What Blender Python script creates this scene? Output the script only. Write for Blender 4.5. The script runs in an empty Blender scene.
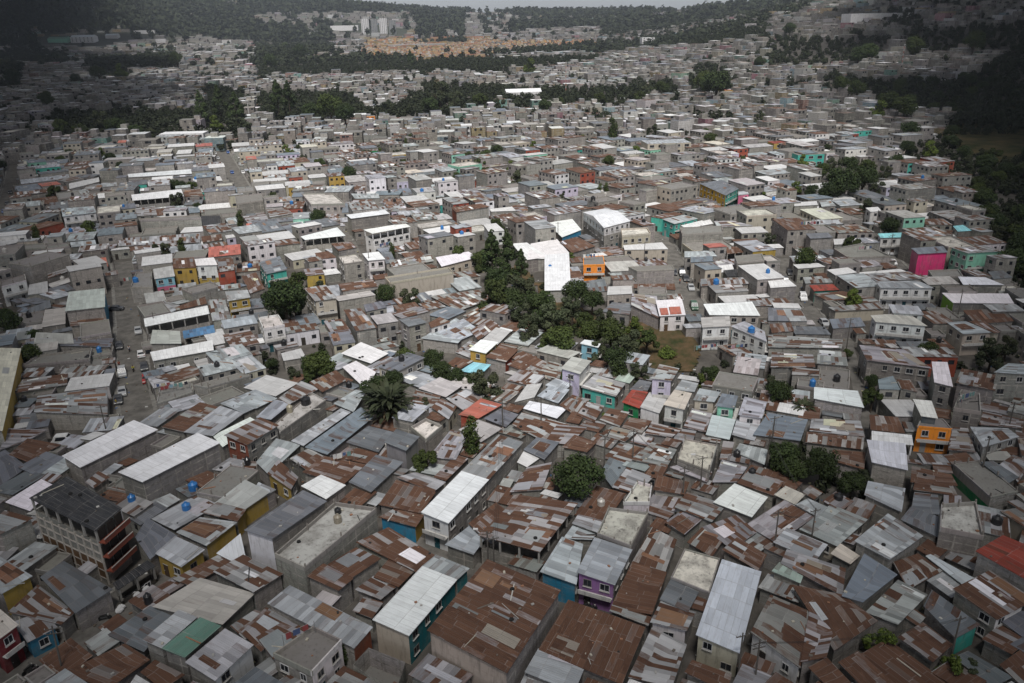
import bpy, bmesh, math, random
import numpy as np
from mathutils import Vector, Matrix
random.seed(7); RNG = np.random.default_rng(7)
S = bpy.context.scene; C = S.collection
# ------------------------------------------------------------------ camera
W_, H_ = 1024.0, 683.0
F = 798.0; PITCH = math.radians(22.3); ROLL = math.radians(1.25); CAMH = 75.0
sp, cp = math.sin(PITCH), math.cos(PITCH)
fwd = Vector((0, cp, -sp)); r0 = Vector((1, 0, 0)); u0 = Vector((0, sp, cp))
cr, sr = math.cos(ROLL), math.sin(ROLL)
RT = r0*cr - u0*sr; UP = r0*sr + u0*cr
CAM = Vector((0, 0, CAMH))
cd = bpy.data.cameras.new('camera'); cam = bpy.data.objects.new('camera', cd); C.objects.link(cam)
cd.sensor_width = 36; cd.lens = F/W_*36; cd.clip_end = 20000; cd.clip_start = 1
M = Matrix((RT, UP, -fwd)).transposed().to_4x4(); M.translation = CAM
cam.matrix_world = M; S.camera = cam
# ------------------------------------------------------------------ light
SUN_EL, SUN_AZ = 60.0, 178.0          # azimuth the light comes from, clockwise from +Y
w = bpy.data.worlds.new('World'); S.world = w; w.use_nodes = True
nt = w.node_tree; nt.nodes.clear()
sky = nt.nodes.new('ShaderNodeTexSky'); sky.sky_type = 'NISHITA'; sky.sun_disc = False
sky.sun_elevation = math.radians(SUN_EL); sky.sun_rotation = math.radians(SUN_AZ)
sky.dust_density = 3.0; sky.air_density = 0.8; sky.altitude = 1500
hsv = nt.nodes.new('ShaderNodeHueSaturation'); hsv.inputs['Saturation'].default_value = 0.3
bg = nt.nodes.new('ShaderNodeBackground'); bg.inputs[1].default_value = 0.068
wo = nt.nodes.new('ShaderNodeOutputWorld')
nt.links.new(sky.outputs[0], hsv.inputs['Color']); nt.links.new(hsv.outputs[0], bg.inputs[0]); nt.links.new(bg.outputs[0], wo.inputs[0])
sl = bpy.data.lights.new('sun', 'SUN'); sl.energy = 2.9; sl.angle = math.radians(18); sl.color = (1, .97, .93)
so = bpy.data.objects.new('sun', sl); C.objects.link(so)
sd = Vector((math.sin(math.radians(SUN_AZ))*math.cos(math.radians(SUN_EL)), math.cos(math.radians(SUN_AZ))*math.cos(math.radians(SUN_EL)), math.sin(math.radians(SUN_EL))))
so.rotation_euler = sd.to_track_quat('Z', 'Y').to_euler(); so.location = (0, 0, 900)
S.view_settings.view_transform = 'Standard'; S.view_settings.look = 'None'; S.view_settings.gamma = 1
S.view_settings.use_curve_mapping = False; S.view_settings.exposure = 0.70
S.cycles.max_bounces = 4; S.cycles.diffuse_bounces = 2; S.cycles.glossy_bounces = 2; S.cycles.volume_bounces = 0
S.cycles.use_adaptive_sampling = True

# ------------------------------------------------------------------ terrain
def sst(x, a, b):
    t = np.clip((x-a)/(b-a), 0, 1); return t*t*(3-2*t)
_cx = np.array([-300, 0, 120, 230, 262, 283, 313, 338, 356, 363, 406, 446, 506, 560, 640, 700, 760, 860, 1024, 1300.])
_cy = np.array([-16, -12, -9, -4, 1, 2.5, 3.5, 0, 2.5, 1.5, 5, 8, 8.5, 9, 7, 5, 0, -8, -16, -22.])
_az = (_cx-512)/866.0
def ter(x, y):
    x = np.asarray(x, float); y = np.asarray(y, float)
    d = np.hypot(x, y); az = x/np.maximum(y, 1)
    h = 95*sst(az, .10, .5)*sst(d, 620, 1500)
    h = h + 34*sst(az, -.12, .25)*sst(d, 1300, 3200)*(1-sst(az, .25, .5)*.6)
    hor = 341.5 - F*math.tan(PITCH) - (az*866)*math.tan(ROLL)
    cy = np.interp(az, _az, _cy)
    D = 4200.0
    zr = CAMH + D*(hor-cy)/830.0
    base = h
    k = sst(d, 2300, 4000)
    leftk = np.clip(k, 0, 1)
    h = base*(1-leftk) + np.maximum(zr-30, 0)*leftk
    h = h - sst(d, 4300, 7000)*200
    h = h + 6*np.sin(x*.006+1)*np.cos(y*.005)*sst(d, 700, 1200)
    return h
def T(x, y): return float(ter(x, y))
def ray(px, py):
    return (fwd*F + RT*(px-512) - UP*(py-341.5)).normalized()
def hitz(px, py, z):
    r = ray(px, py); t = (z-CAMH)/r.z if r.z < -1e-5 else 4000
    return CAM + r*t
def hit(px, py, dz=0.0):
    r = ray(px, py); t0 = 40.0
    ts = np.geomspace(40, 6500, 700)
    x = r.x*ts; y = r.y*ts; z = CAMH + r.z*ts
    b = z <= ter(x, y)+dz
    if not b.any(): i = len(ts)-1; return CAM + r*float(ts[i])
    i = int(np.argmax(b)); lo = ts[max(i-1, 0)]; hi = ts[i]
    for _ in range(14):
        m = (lo+hi)/2; p = CAM + r*float(m)
        if p.z <= T(p.x, p.y)+dz: hi = m
        else: lo = m
    return CAM + r*float(hi)
def proj(p):
    v = Vector(p)-CAM; d = v.dot(fwd)
    return 512+F*v.dot(RT)/d, 341.5-F*v.dot(UP)/d, d
def projn(P):
    V = P - np.array([0, 0, CAMH]); d = np.maximum(V@np.array(fwd), 1)
    return 512+F*(V@np.array(RT))/d, 341.5-F*(V@np.array(UP))/d, d
def inpoly(px, py, poly):
    px = np.asarray(px, float); py = np.asarray(py, float); r = np.zeros(px.shape, bool)
    n = len(poly); j = n-1
    for i in range(n):
        xi, yi = poly[i]; xj, yj = poly[j]
        c = ((yi > py) != (yj > py)) & (px < (xj-xi)*(py-yi)/((yj-yi) if yj != yi else 1e-9)+xi)
        r ^= c; j = i
    return r

# ------------------------------------------------------------------ materials
class NB:
    def __init__(s, name):
        s.m = bpy.data.materials.new(name); s.m.use_nodes = True; s.t = s.m.node_tree; s.t.nodes.clear()
        s.o = s.t.nodes.new('ShaderNodeOutputMaterial'); s.p = s.t.nodes.new('ShaderNodeBsdfPrincipled')
        s.t.links.new(s.p.outputs[0], s.o.inputs[0])
    def n(s, typ, **k):
        x = s.t.nodes.new(typ)
        for a, b in k.items(): setattr(x, a, b)
        return x
    def l(s, a, b): s.t.links.new(a, b)
    def val(s, inp, v):
        if hasattr(v, 'links') or hasattr(v, 'is_output'): s.l(v, inp)
        else: inp.default_value = v
    def math(s, op, a, b=0.0, c=0.0, clamp=False):
        x = s.n('ShaderNodeMath', operation=op, use_clamp=clamp)
        s.val(x.inputs[0], a); s.val(x.inputs[1], b); s.val(x.inputs[2], c); return x.outputs[0]
    def mix(s, f, a, b, mode='MIX'):
        x = s.n('ShaderNodeMix', data_type='RGBA', blend_type=mode)
        s.val(x.inputs[0], f); s.val(x.inputs[6], a); s.val(x.inputs[7], b); return x.outputs[2]
    def attr(s, name): return s.n('ShaderNodeAttribute', attribute_name=name)
    def sep(s, v):
        x = s.n('ShaderNodeSeparateXYZ'); s.l(v, x.inputs[0]); return x.outputs
    def comb(s, a, b, c=0.0):
        x = s.n('ShaderNodeCombineXYZ'); s.val(x.inputs[0], a); s.val(x.inputs[1], b); s.val(x.inputs[2], c); return x.outputs[0]
    def noise(s, vec, scale, detail=3, rough=.6):
        x = s.n('ShaderNodeTexNoise'); x.inputs['Scale'].default_value = scale; x.inputs['Detail'].default_value = detail
        x.inputs['Roughness'].default_value = rough; s.l(vec, x.inputs['Vector']); return x.outputs[0]
    def white(s, vec):
        x = s.n('ShaderNodeTexWhiteNoise', noise_dimensions='3D'); s.l(vec, x.inputs['Vector']); return x.outputs
    def ramp(s, f, a, b):
        x = s.n('ShaderNodeMapRange', clamp=True); s.val(x.inputs[0], f); x.inputs[1].default_value = a; x.inputs[2].default_value = b; return x.outputs[0]
    def bump(s, h, st, dist=.05):
        x = s.n('ShaderNodeBump'); x.inputs['Strength'].default_value = st; x.inputs['Distance'].default_value = dist
        s.l(h, x.inputs['Height']); s.l(x.outputs[0], s.p.inputs['Normal'])

def mat_sheet():
    b = NB('corrugated_sheet'); uv = b.n('ShaderNodeUVMap', uv_map='UVMap').outputs[0]
    t = b.attr('tint').outputs['Color']; pa = b.attr('par'); ps = b.n('ShaderNodeSeparateColor'); b.l(pa.outputs['Color'], ps.inputs[0])
    rust, var, seed = ps.outputs[0], ps.outputs[1], ps.outputs[2]
    u, v, _ = b.sep(uv)
    sd_ = b.math('MULTIPLY', seed, 371.0)
    cu = b.math('FLOOR', b.math('DIVIDE', b.math('ADD', u, sd_), .82))
    w1 = b.white(b.comb(cu, sd_, 1.0))[0]
    vv = b.math('ADD', b.math('DIVIDE', v, 3.1), b.math('ADD', sd_, b.math('MULTIPLY', w1, b.math('MULTIPLY', rust, .5))))
    cv = b.math('FLOOR', vv)
    w2 = b.white(b.comb(cu, cv, sd_)); wv = w2[0]; wc = b.n('ShaderNodeSeparateColor'); b.l(w2[1], wc.inputs[0])
    st = b.comb(b.math('MULTIPLY', u, 2.2), b.math('MULTIPLY', v, .5), sd_)
    n1 = b.noise(st, 1.0, 4, .65)
    n2 = b.noise(b.comb(u, v, sd_), .45, 3, .6)
    n3 = b.noise(b.comb(u, v, sd_), 6.0, 2, .6)
    # share of rust: per sheet draw, blurred by streaky noise
    f = b.math('ADD', b.math('MULTIPLY', b.math('SUBTRACT', rust, wv), 4.0), b.math('MULTIPLY', b.math('SUBTRACT', n1, .5), 1.7))
    f = b.math('ADD', f, .35, clamp=True)
    f = b.math('MULTIPLY', f, b.ramp(rust, 0.0, .08), clamp=True)
    f2 = b.math('MULTIPLY', b.ramp(n1, .58, .8), b.math('ADD', b.math('MULTIPLY', rust, .9), .10), clamp=True)
    f = b.math('MAXIMUM', f, f2)
    rc = b.mix(wc.outputs[0], (.068, .033, .021, 1), (.16, .083, .052, 1))
    rc = b.mix(b.ramp(n2, .35, .7), rc, (.105, .054, .034, 1))
    rc = b.mix(b.math('MULTIPLY', b.ramp(n1, .6, .8), .5), rc, (.27, .155, .10, 1))
    k = b.math('ADD', 1.0, b.math('MULTIPLY', b.math('SUBTRACT', wc.outputs[1], .55), b.math('MULTIPLY', var, 1.3)))
    k = b.math('MULTIPLY', k, b.math('ADD', .82, b.math('MULTIPLY', n2, .36)))
    kk = b.n('ShaderNodeVectorMath', operation='SCALE'); b.l(t, kk.inputs[0]); b.l(k, kk.inputs[3])
    col = b.mix(b.math('MULTIPLY', b.ramp(n1, .45, .75), .22), kk.outputs[0], (.20, .19, .18, 1))
    col = b.mix(f, col, rc)
    # laps between sheets
    fu = b.math('FRACT', b.math('DIVIDE', b.math('ADD', u, sd_), .82)); fv = b.math('FRACT', vv)
    lap = b.math('MAXIMUM', b.math('LESS_THAN', fu, .07), b.math('LESS_THAN', fv, .035))
    ka = b.math('MULTIPLY', lap, .35)
    col = b.mix(ka, col, b.mix(wv, (.05, .04, .035, 1), (.42, .40, .38, 1)))
    b.l(col, b.p.inputs['Base Color'])
    b.val(b.p.inputs['Roughness'], b.math('ADD', .5, b.math('MULTIPLY', f, .4)))
    b.val(b.p.inputs['Specular IOR Level'], .35)
    cor = b.math('SINE', b.math('MULTIPLY', u, 2*math.pi/.27))
    b.bump(b.math('ADD', b.math('MULTIPLY', cor, .5), b.math('MULTIPLY', n2, 2.0)), .6, .03)
    return b.m
def mat_wall():
    b = NB('block_wall'); uv = b.n('ShaderNodeUVMap', uv_map='UVMap').outputs[0]
    t = b.attr('tint').outputs['Color']; pa = b.attr('par'); ps = b.n('ShaderNodeSeparateColor'); b.l(pa.outputs['Color'], ps.inputs[0])
    blk, seed = ps.outputs[0], ps.outputs[2]
    u, v, _ = b.sep(uv); s_ = b.math('MULTIPLY', seed, 91.0); u2 = b.math('ADD', u, s_)
    # concrete columns and tie beams of the block walls
    cu = b.math('LESS_THAN', b.math('FRACT', b.math('DIVIDE', u2, 2.9)), .075)
    cv = b.math('LESS_THAN', b.math('FRACT', b.math('ADD', b.math('DIVIDE', v, 1.35), .06)), .15)
    fr = b.math('MAXIMUM', cu, cv)
    br = b.n('ShaderNodeTexBrick'); b.l(b.comb(u2, v, 0.0), br.inputs['Vector']); br.inputs['Scale'].default_value = 1.0
    br.inputs['Brick Width'].default_value = .4; br.inputs['Row Height'].default_value = .2; br.inputs['Mortar Size'].default_value = .018
    br.inputs['Color1'].default_value = (.82, .82, .82, 1); br.inputs['Color2'].default_value = (1.1, 1.1, 1.1, 1); br.inputs['Mortar'].default_value = (.62, .62, .62, 1)
    p = b.comb(u2, v, s_)
    n1 = b.noise(p, .35, 5, .7); n2 = b.noise(b.comb(b.math('MULTIPLY', u2, 1.8), b.math('MULTIPLY', v, .35), s_), 1.0, 4, .65)
    c = b.mix(blk, t, b.mix(1.0, t, br.outputs[0], 'MULTIPLY'))
    c = b.mix(b.math('MULTIPLY', b.math('MULTIPLY', fr, blk), .7), c, b.mix(b.ramp(n1, .4, .6), (.11, .10, .09, 1), (.46, .43, .39, 1)))
    c = b.mix(b.math('MULTIPLY', b.ramp(n1, .45, .7), .28), c, (.32, .29, .25, 1))
    c = b.mix(b.math('MULTIPLY', b.ramp(n2, .5, .75), .5), c, (.075, .068, .06, 1))
    b.l(c, b.p.inputs['Base Color']); b.val(b.p.inputs['Roughness'], .9); b.val(b.p.inputs['Specular IOR Level'], .15)
    return b.m
def mat_slab():
    b = NB('stained_concrete'); uv = b.n('ShaderNodeUVMap', uv_map='UVMap').outputs[0]
    t = b.attr('tint').outputs['Color']; pa = b.attr('par'); ps = b.n('ShaderNodeSeparateColor'); b.l(pa.outputs['Color'], ps.inputs[0])
    u, v, _ = b.sep(uv); s_ = b.math('MULTIPLY', ps.outputs[2], 91.0); p = b.comb(u, v, s_)
    n1 = b.noise(p, .4, 6, .72); n2 = b.noise(p, 1.6, 4, .65)
    c = b.mix(b.math('MULTIPLY', b.ramp(n1, .42, .62), .7), t, (.17, .16, .145, 1))
    c = b.mix(b.math('MULTIPLY', b.ramp(n2, .56, .72), .6), c, (.07, .068, .06, 1))
    b.l(c, b.p.inputs['Base Color']); b.val(b.p.inputs['Roughness'], .9)
    return b.m
def mat_plain(name, rough=.8, spec=.2):
    b = NB(name); t = b.attr('tint').outputs['Color']
    g = b.n('ShaderNodeNewGeometry').outputs['Position']; n = b.noise(g, 1.1, 3)
    c = b.mix(b.math('MULTIPLY', b.ramp(n, .45, .75), .35), t, b.mix(1.0, t, (.45, .43, .4, 1), 'MULTIPLY'))
    b.l(c, b.p.inputs['Base Color']); b.val(b.p.inputs['Roughness'], rough); b.val(b.p.inputs['Specular IOR Level'], spec)
    return b.m
def mat_col(name, c1, c2, scale, rough=.9, spec=.15, detail=4):
    b = NB(name); g = b.n('ShaderNodeNewGeometry').outputs['Position']; n = b.noise(g, scale, detail, .65)
    c = b.mix(b.ramp(n, .35, .65), tuple(c1)+(1,), tuple(c2)+(1,)); b.l(c, b.p.inputs['Base Color'])
    b.val(b.p.inputs['Roughness'], rough); b.val(b.p.inputs['Specular IOR Level'], spec); return b.m
def mat_leaf(name, c1, c2, c3):
    b = NB(name); g = b.n('ShaderNodeNewGeometry'); isl = g.outputs['Random Per Island']
    oi = b.n('ShaderNodeObjectInfo').outputs['Random']
    n = b.noise(g.outputs['Position'], .12, 2, .5)
    c = b.mix(isl, tuple(c1)+(1,), tuple(c2)+(1,)); c = b.mix(b.math('MULTIPLY', b.ramp(n, .4, .65), .5), c, tuple(c3)+(1,))
    k = b.math('ADD', .75, b.math('MULTIPLY', oi, .5)); s = b.n('ShaderNodeVectorMath', operation='SCALE'); b.l(c, s.inputs[0]); b.l(k, s.inputs[3])
    b.l(s.outputs[0], b.p.inputs['Base Color']); b.val(b.p.inputs['Roughness'], .75); b.val(b.p.inputs['Specular IOR Level'], .2)
    return b.m
MT = {'sheet': mat_sheet(), 'wall': mat_wall(), 'slab': mat_slab(), 'plain': mat_plain('painted_surface'),
      'glass': mat_col('dark_window_glass', (.012, .013, .016), (.03, .033, .04), .6, .15, .5),
      'gloss': mat_plain('car_paint', .3, .5)}
MN = list(MT)
MT['leaf_dark'] = mat_leaf('foliage_dark', (.012, .022, .008), (.046, .068, .022), (.030, .040, .012))
MT['leaf_mid'] = mat_leaf('foliage_mid', (.018, .030, .008), (.060, .082, .022), (.046, .055, .014))
MT['leaf_lime'] = mat_leaf('foliage_lime', (.035, .055, .008), (.11, .145, .03), (.07, .09, .018))
MT['leaf_grey'] = mat_leaf('foliage_greygreen', (.022, .030, .014), (.062, .075, .04), (.05, .05, .025))
MT['leaf_far'] = mat_leaf('foliage_far', (.010, .015, .008), (.034, .042, .020), (.024, .028, .013))
MT['dead_leaf'] = mat_leaf('dead_leaves', (.06, .045, .025), (.16, .12, .07), (.09, .065, .04))
MT['bark'] = mat_col('bark', (.035, .028, .02), (.08, .065, .05), 2.0)
MT['asphalt'] = mat_col('asphalt', (.085, .080, .073), (.17, .16, .145), .35, .9, .15, 7)
MT['kerb'] = mat_col('kerb_concrete', (.13, .125, .115), (.24, .23, .21), .8)
MT['earth'] = mat_col('bare_earth', (.12, .078, .046), (.035, .042, .018), .22, .95, .05, 6)
MT['grass'] = mat_col('dry_grass', (.022, .030, .012), (.085, .066, .034), .09, .95, .05, 6)
MT['skin'] = mat_col('skin', (.30, .17, .11), (.36, .21, .14), 3)
# ------------------------------------------------------------------ mesh builder
class MB:
    def __init__(s): s.v = []; s.f = []; s.uv = []; s.t = []; s.p = []; s.m = []
    def face(s, pts, uv, tint, par=(0, 0, 0), m='plain'):
        i = len(s.v); s.v.extend([tuple(p) for p in pts]); s.f.append(tuple(range(i, i+len(pts))))
        s.uv.extend(uv if uv else [(p[0], p[1]) for p in pts]); s.t.append(tint); s.p.append(par); s.m.append(MN.index(m))
    def box(s, c, ax, ay, hz, tint, par=(0, 0, 0), m='plain', bottom=False):
        # c: base centre, ax, ay: half axis vectors, hz: height
        c = Vector(c); ax = Vector(ax); ay = Vector(ay); z = Vector((0, 0, hz))
        p = [c-ax-ay, c+ax-ay, c+ax+ay, c-ax+ay]; q = [a+z for a in p]; lx = ax.length*2; ly = ay.length*2
        s.face([q[0], q[1], q[2], q[3]], [(0, 0), (lx, 0), (lx, ly), (0, ly)], tint, par, m)
        for i in range(4):
            j = (i+1) % 4; l = lx if i % 2 == 0 else ly
            s.face([p[i], p[j], q[j], q[i]], [(0, 0), (l, 0), (l, hz), (0, hz)], tint, par, m)
        if bottom: s.face([p[3], p[2], p[1], p[0]], None, tint, par, m)
    def cyl(s, c, r, h, tint, n=10, r2=None, m='plain', cap=True, axis=None):
        c = Vector(c); r2 = r if r2 is None else r2
        a = Vector(axis).normalized() if axis is not None else Vector((0, 0, 1))
        x = a.orthogonal().normalized(); y = a.cross(x)
        lo = [c+(x*math.cos(2*math.pi*i/n)+y*math.sin(2*math.pi*i/n))*r for i in range(n)]
        hi = [c+a*h+(x*math.cos(2*math.pi*i/n)+y*math.sin(2*math.pi*i/n))*r2 for i in range(n)]
        for i in range(n):
            j = (i+1) % n; s.face([lo[i], lo[j], hi[j], hi[i]], [(0, 0), (1, 0), (1, 1), (0, 1)], tint, (0, 0, 0), m)
        if cap: s.face(hi, None, tint, (0, 0, 0), m); s.face(lo[::-1], None, tint, (0, 0, 0), m)
    def build(s, name, parent=None, loc=None, smooth=False, mats=None):
        me = bpy.data.meshes.new(name); off = Vector(loc) if loc is not None else Vector((0, 0, 0))
        v = np.array(s.v, dtype=np.float64) - np.array(off)
        me.from_pydata(v.tolist(), [], s.f)
        me.uv_layers.new(name='UVMap').data.foreach_set('uv', np.array(s.uv, dtype=np.float32).ravel())
        for nm, d in (('tint', s.t), ('par', s.p)):
            a = me.attributes.new(nm, 'FLOAT_COLOR', 'FACE')
            d = np.array([tuple(x)[:3] for x in d], dtype=np.float32); d = np.concatenate([d, np.ones((len(d), 1), np.float32)], 1)
            a.data.foreach_set('color', d.ravel())
        used = sorted(set(s.m)); mp = {k: i for i, k in enumerate(used)}
        for k in used: me.materials.append(MT[MN[k]])
        me.polygons.foreach_set('material_index', np.array([mp[k] for k in s.m], dtype=np.int32))
        if smooth: me.polygons.foreach_set('use_smooth', np.ones(len(s.f), bool))
        me.update()
        o = bpy.data.objects.new(name, me); C.objects.link(o)
        if parent is not None: o.parent = parent; 
        elif loc is not None: o.location = off
        return o
def empty(name, loc, label, cat, group=None, rz=0.0):
    o = bpy.data.objects.new(name, None); C.objects.link(o); o.location = loc; o.rotation_euler.z = rz; o.empty_display_size = .3
    o['label'] = label; o['category'] = cat
    if group: o['group'] = group
    return o
def tag(o, label=None, cat=None, group=None, kind=None):
    if label: o['label'] = label
    if cat: o['category'] = cat
    if group: o['group'] = group
    if kind: o['kind'] = kind
    return o
def npmesh(name, V, Fq, mat, nv=4):
    me = bpy.data.meshes.new(name); me.vertices.add(len(V)); me.vertices.foreach_set('co', np.ascontiguousarray(V, dtype=np.float32).ravel())
    me.loops.add(Fq.size); me.loops.foreach_set('vertex_index', Fq.astype(np.int32).ravel())
    me.polygons.add(len(Fq)); me.polygons.foreach_set('loop_start', np.arange(0, Fq.size, nv, dtype=np.int32)); me.polygons.foreach_set('loop_total', np.full(len(Fq), nv, dtype=np.int32))
    me.materials.append(mat); me.update(calc_edges=True); me.validate(); return me
def link(o, parent=None): C.objects.link(o); o.parent = parent; return o
# ------------------------------------------------------------------ ground
def terrain():
    az = np.linspace(-.95, .95, 150); ds = np.concatenate([np.linspace(0, 500, 60), np.geomspace(510, 7500, 130)])
    Y = np.repeat(ds[:, None], len(az), 1)-20; X = az[None, :]*(Y+60)
    Z = ter(X, np.maximum(Y, 1)); Z[-1, :] = -400
    V = np.stack([X, Y, Z], -1).reshape(-1, 3); n = len(az); q = []
    i, j = np.meshgrid(np.arange(len(ds)-1), np.arange(n-1), indexing='ij'); a = (i*n+j).ravel()
    Fq = np.stack([a, a+1, a+n+1, a+n], 1)
    b = NB('ground_soil'); g = b.n('ShaderNodeNewGeometry').outputs['Position']; n1 = b.noise(g, .18, 6, .7); n2 = b.noise(g, .02, 4, .6)
    c = b.mix(b.ramp(n1, .35, .65), (.045, .040, .034, 1), (.11, .10, .088, 1))
    ln = b.n('ShaderNodeVectorMath', operation='LENGTH'); b.l(g, ln.inputs[0])
    c = b.mix(b.ramp(ln.outputs[1], 2200, 3000), c, b.mix(n2, (.012, .018, .009, 1), (.032, .040, .02, 1)))
    b.l(c, b.p.inputs['Base Color']); b.val(b.p.inputs['Roughness'], .95)
    me = npmesh('ground', V, Fq, b.m); me.polygons.foreach_set('use_smooth', np.ones(len(Fq), bool))
    tag(link(bpy.data.objects.new('ground', me)), kind='structure')
terrain()
# ------------------------------------------------------------------ streets
STREETS = [([(122, 262), (127, 300), (131, 345), (134, 395), (141, 428)], 6.0), ([(214, 140), (228, 165), (245, 196)], 8.5),
           ([(652, 226), (672, 258), (684, 288), (700, 322)], 6.8), ([(780, 258), (795, 290), (812, 318), (832, 337), (848, 345)], 5.6),
           ([(848, 343), (858, 385), (869, 442)], 2.4), ([(868, 233), (893, 262), (908, 278)], 5.0),
           ([(-5, 690), (75, 642), (118, 609), (168, 572), (200, 556)], 7.0), ([(405, 538), (440, 553), (482, 572)], 3.0),
           ([(345, 232), (362, 268), (374, 296)], 4.0), ([(14, 165), (10, 190), (0, 225)], 6.0), ([(680, 70), (668, 92)], 9.0)]
occ_streets = []
def strip(pts, w, name, mat, dz, off=0.0, hh=0.0):
    P = [Vector((p.x, p.y)) for p in pts]
    # resample
    R = []
    for a, b in zip(P[:-1], P[1:]):
        n = max(1, int((b-a).length/4))
        R += [a.lerp(b, i/n) for i in range(n)]
    R.append(P[-1]); V = []; Fc = []
    for i, p in enumerate(R):
        d = (R[min(i+1, len(R)-1)]-R[max(i-1, 0)]).normalized(); nrm = Vector((-d.y, d.x))
        for s in (-1, 1):
            q = p+nrm*(off+s*w/2); V.append((q.x, q.y, T(q.x, q.y)+dz))
    for i in range(len(R)-1): Fc.append((2*i, 2*i+1, 2*i+3, 2*i+2))
    me = bpy.data.meshes.new(name)
    if hh:
        n = len(V); V = V+[(x, y, z-hh) for x, y, z in V]
        for i in range(len(R)-1):
            Fc.append((2*i, 2*i+2, 2*i+2+n, 2*i+n)); Fc.append((2*i+1, 2*i+3, 2*i+3+n, 2*i+1+n))
    me.from_pydata(V, [], Fc); me.materials.append(mat); me.update()
    o = bpy.data.objects.new(name, me); C.objects.link(o); return o, R
for pts, wd in STREETS:
    W3 = [hit(*p) for p in pts]
    nm = 'road' if wd > 4.5 else 'path'
    o, R = strip(W3, wd, nm, MT['asphalt'], .02 if nm == 'road' else .03); tag(o, kind='structure')
    if nm == 'road' and pts[0][1] > 100:
        for s in (-1, 1):
            k, _ = strip(W3, .9, 'pavement', MT['kerb'], .13, s*(wd/2+.45), .12); tag(k, kind='structure')
    occ_streets.append((R, wd))
# ------------------------------------------------------------------ occupancy of the near ground
OX, OY, OC = -290.0, 55.0, 0.75
ON, OM = int(640/OC), int(440/OC)
occ = np.zeros((OM, ON), bool)
gx, gy = np.meshgrid(OX+(np.arange(ON)+.5)*OC, OY+(np.arange(OM)+.5)*OC)
for R, wd in occ_streets:
    for a, b in zip(R[:-1], R[1:]):
        for t in np.linspace(0, 1, 8):
            p = a.lerp(b, float(t)); rr = wd/2+.5
            j0, j1 = int((p.x-rr-OX)/OC), int((p.x+rr-OX)/OC)+1; i0, i1 = int((p.y-rr-OY)/OC), int((p.y+rr-OY)/OC)+1
            if i0 < 0 or j0 < 0 or i1 > OM or j1 > ON: continue
            sl_ = (slice(i0, i1), slice(j0, j1)); occ[sl_] |= (gx[sl_]-p.x)**2+(gy[sl_]-p.y)**2 < rr*rr
NOH = [[(470, 240), (525, 243), (545, 285), (565, 300), (600, 295), (640, 325), (690, 335), (735, 372), (735, 392), (700, 392), (640, 372), (600, 372), (560, 350), (500, 312), (480, 290)],
       [(262, 272), (305, 268), (312, 318), (262, 322)], [(368, 395), (412, 395), (412, 430), (368, 430)], [(398, 450), (440, 445), (440, 478), (398, 478)],
       [(555, 455), (606, 455), (606, 505), (555, 505)], [(765, 372), (795, 372), (800, 405), (765, 400)], [(765, 432), (870, 455), (875, 500), (825, 512), (765, 480)],
       [(866, 372), (890, 372), (884, 415), (868, 415)], [(945, 360), (1000, 345), (1024, 335), (1024, 380), (985, 385), (950, 392)],
       [(330, 282), (372, 282), (374, 293), (332, 293)], [(45, 438), (85, 430), (95, 448), (60, 452)], [(912, 452), (952, 458), (948, 474), (910, 468)],
       [(392, 345), (462, 345), (510, 385), (505, 402), (465, 385), (395, 368)], [(865, 622), (902, 622), (902, 662), (865, 662)], [(925, 650), (985, 650), (985, 690), (925, 690)],
       [(818, 76), (1060, 60), (1060, 320), (1010, 290), (985, 240), (972, 212), (965, 185), (935, 166), (893, 166), (905, 150), (946, 136), (948, 120), (880, 112), (862, 98)],
       [(815, 160), (882, 163), (882, 196), (850, 200), (818, 195)],
       [(0, 305), (22, 310), (22, 342), (0, 345)], [(300, 345), (330, 345), (330, 378), (280, 396), (262, 385), (262, 358), (290, 362)], [(585, 412), (606, 405), (606, 438), (580, 434)],
       [(462, 425), (480, 425), (480, 455), (462, 455)]]
gpx, gpy, _ = projn(np.stack([gx.ravel(), gy.ravel(), ter(gx.ravel(), gy.ravel())], 1))
for P in NOH: occ |= inpoly(gpx, gpy, P).reshape(occ.shape)
def occ_cells(Q, grow=0.0):
    Q = [Vector((q[0], q[1])) for q in Q]; c = sum(Q, Vector((0, 0)))/4
    if grow: Q = [c+(q-c)*(1+grow/max((q-c).length, .1)) for q in Q]
    xs = [q.x for q in Q]; ys = [q.y for q in Q]
    j0, j1 = int((min(xs)-OX)/OC), int((max(xs)-OX)/OC)+1; i0, i1 = int((min(ys)-OY)/OC), int((max(ys)-OY)/OC)+1
    i0, j0 = max(i0, 0), max(j0, 0); i1, j1 = min(i1, OM), min(j1, ON)
    if i1 <= i0 or j1 <= j0: return None, None
    s_ = (slice(i0, i1), slice(j0, j1)); return s_, inpoly(gx[s_], gy[s_], [(q.x, q.y) for q in Q])
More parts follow.
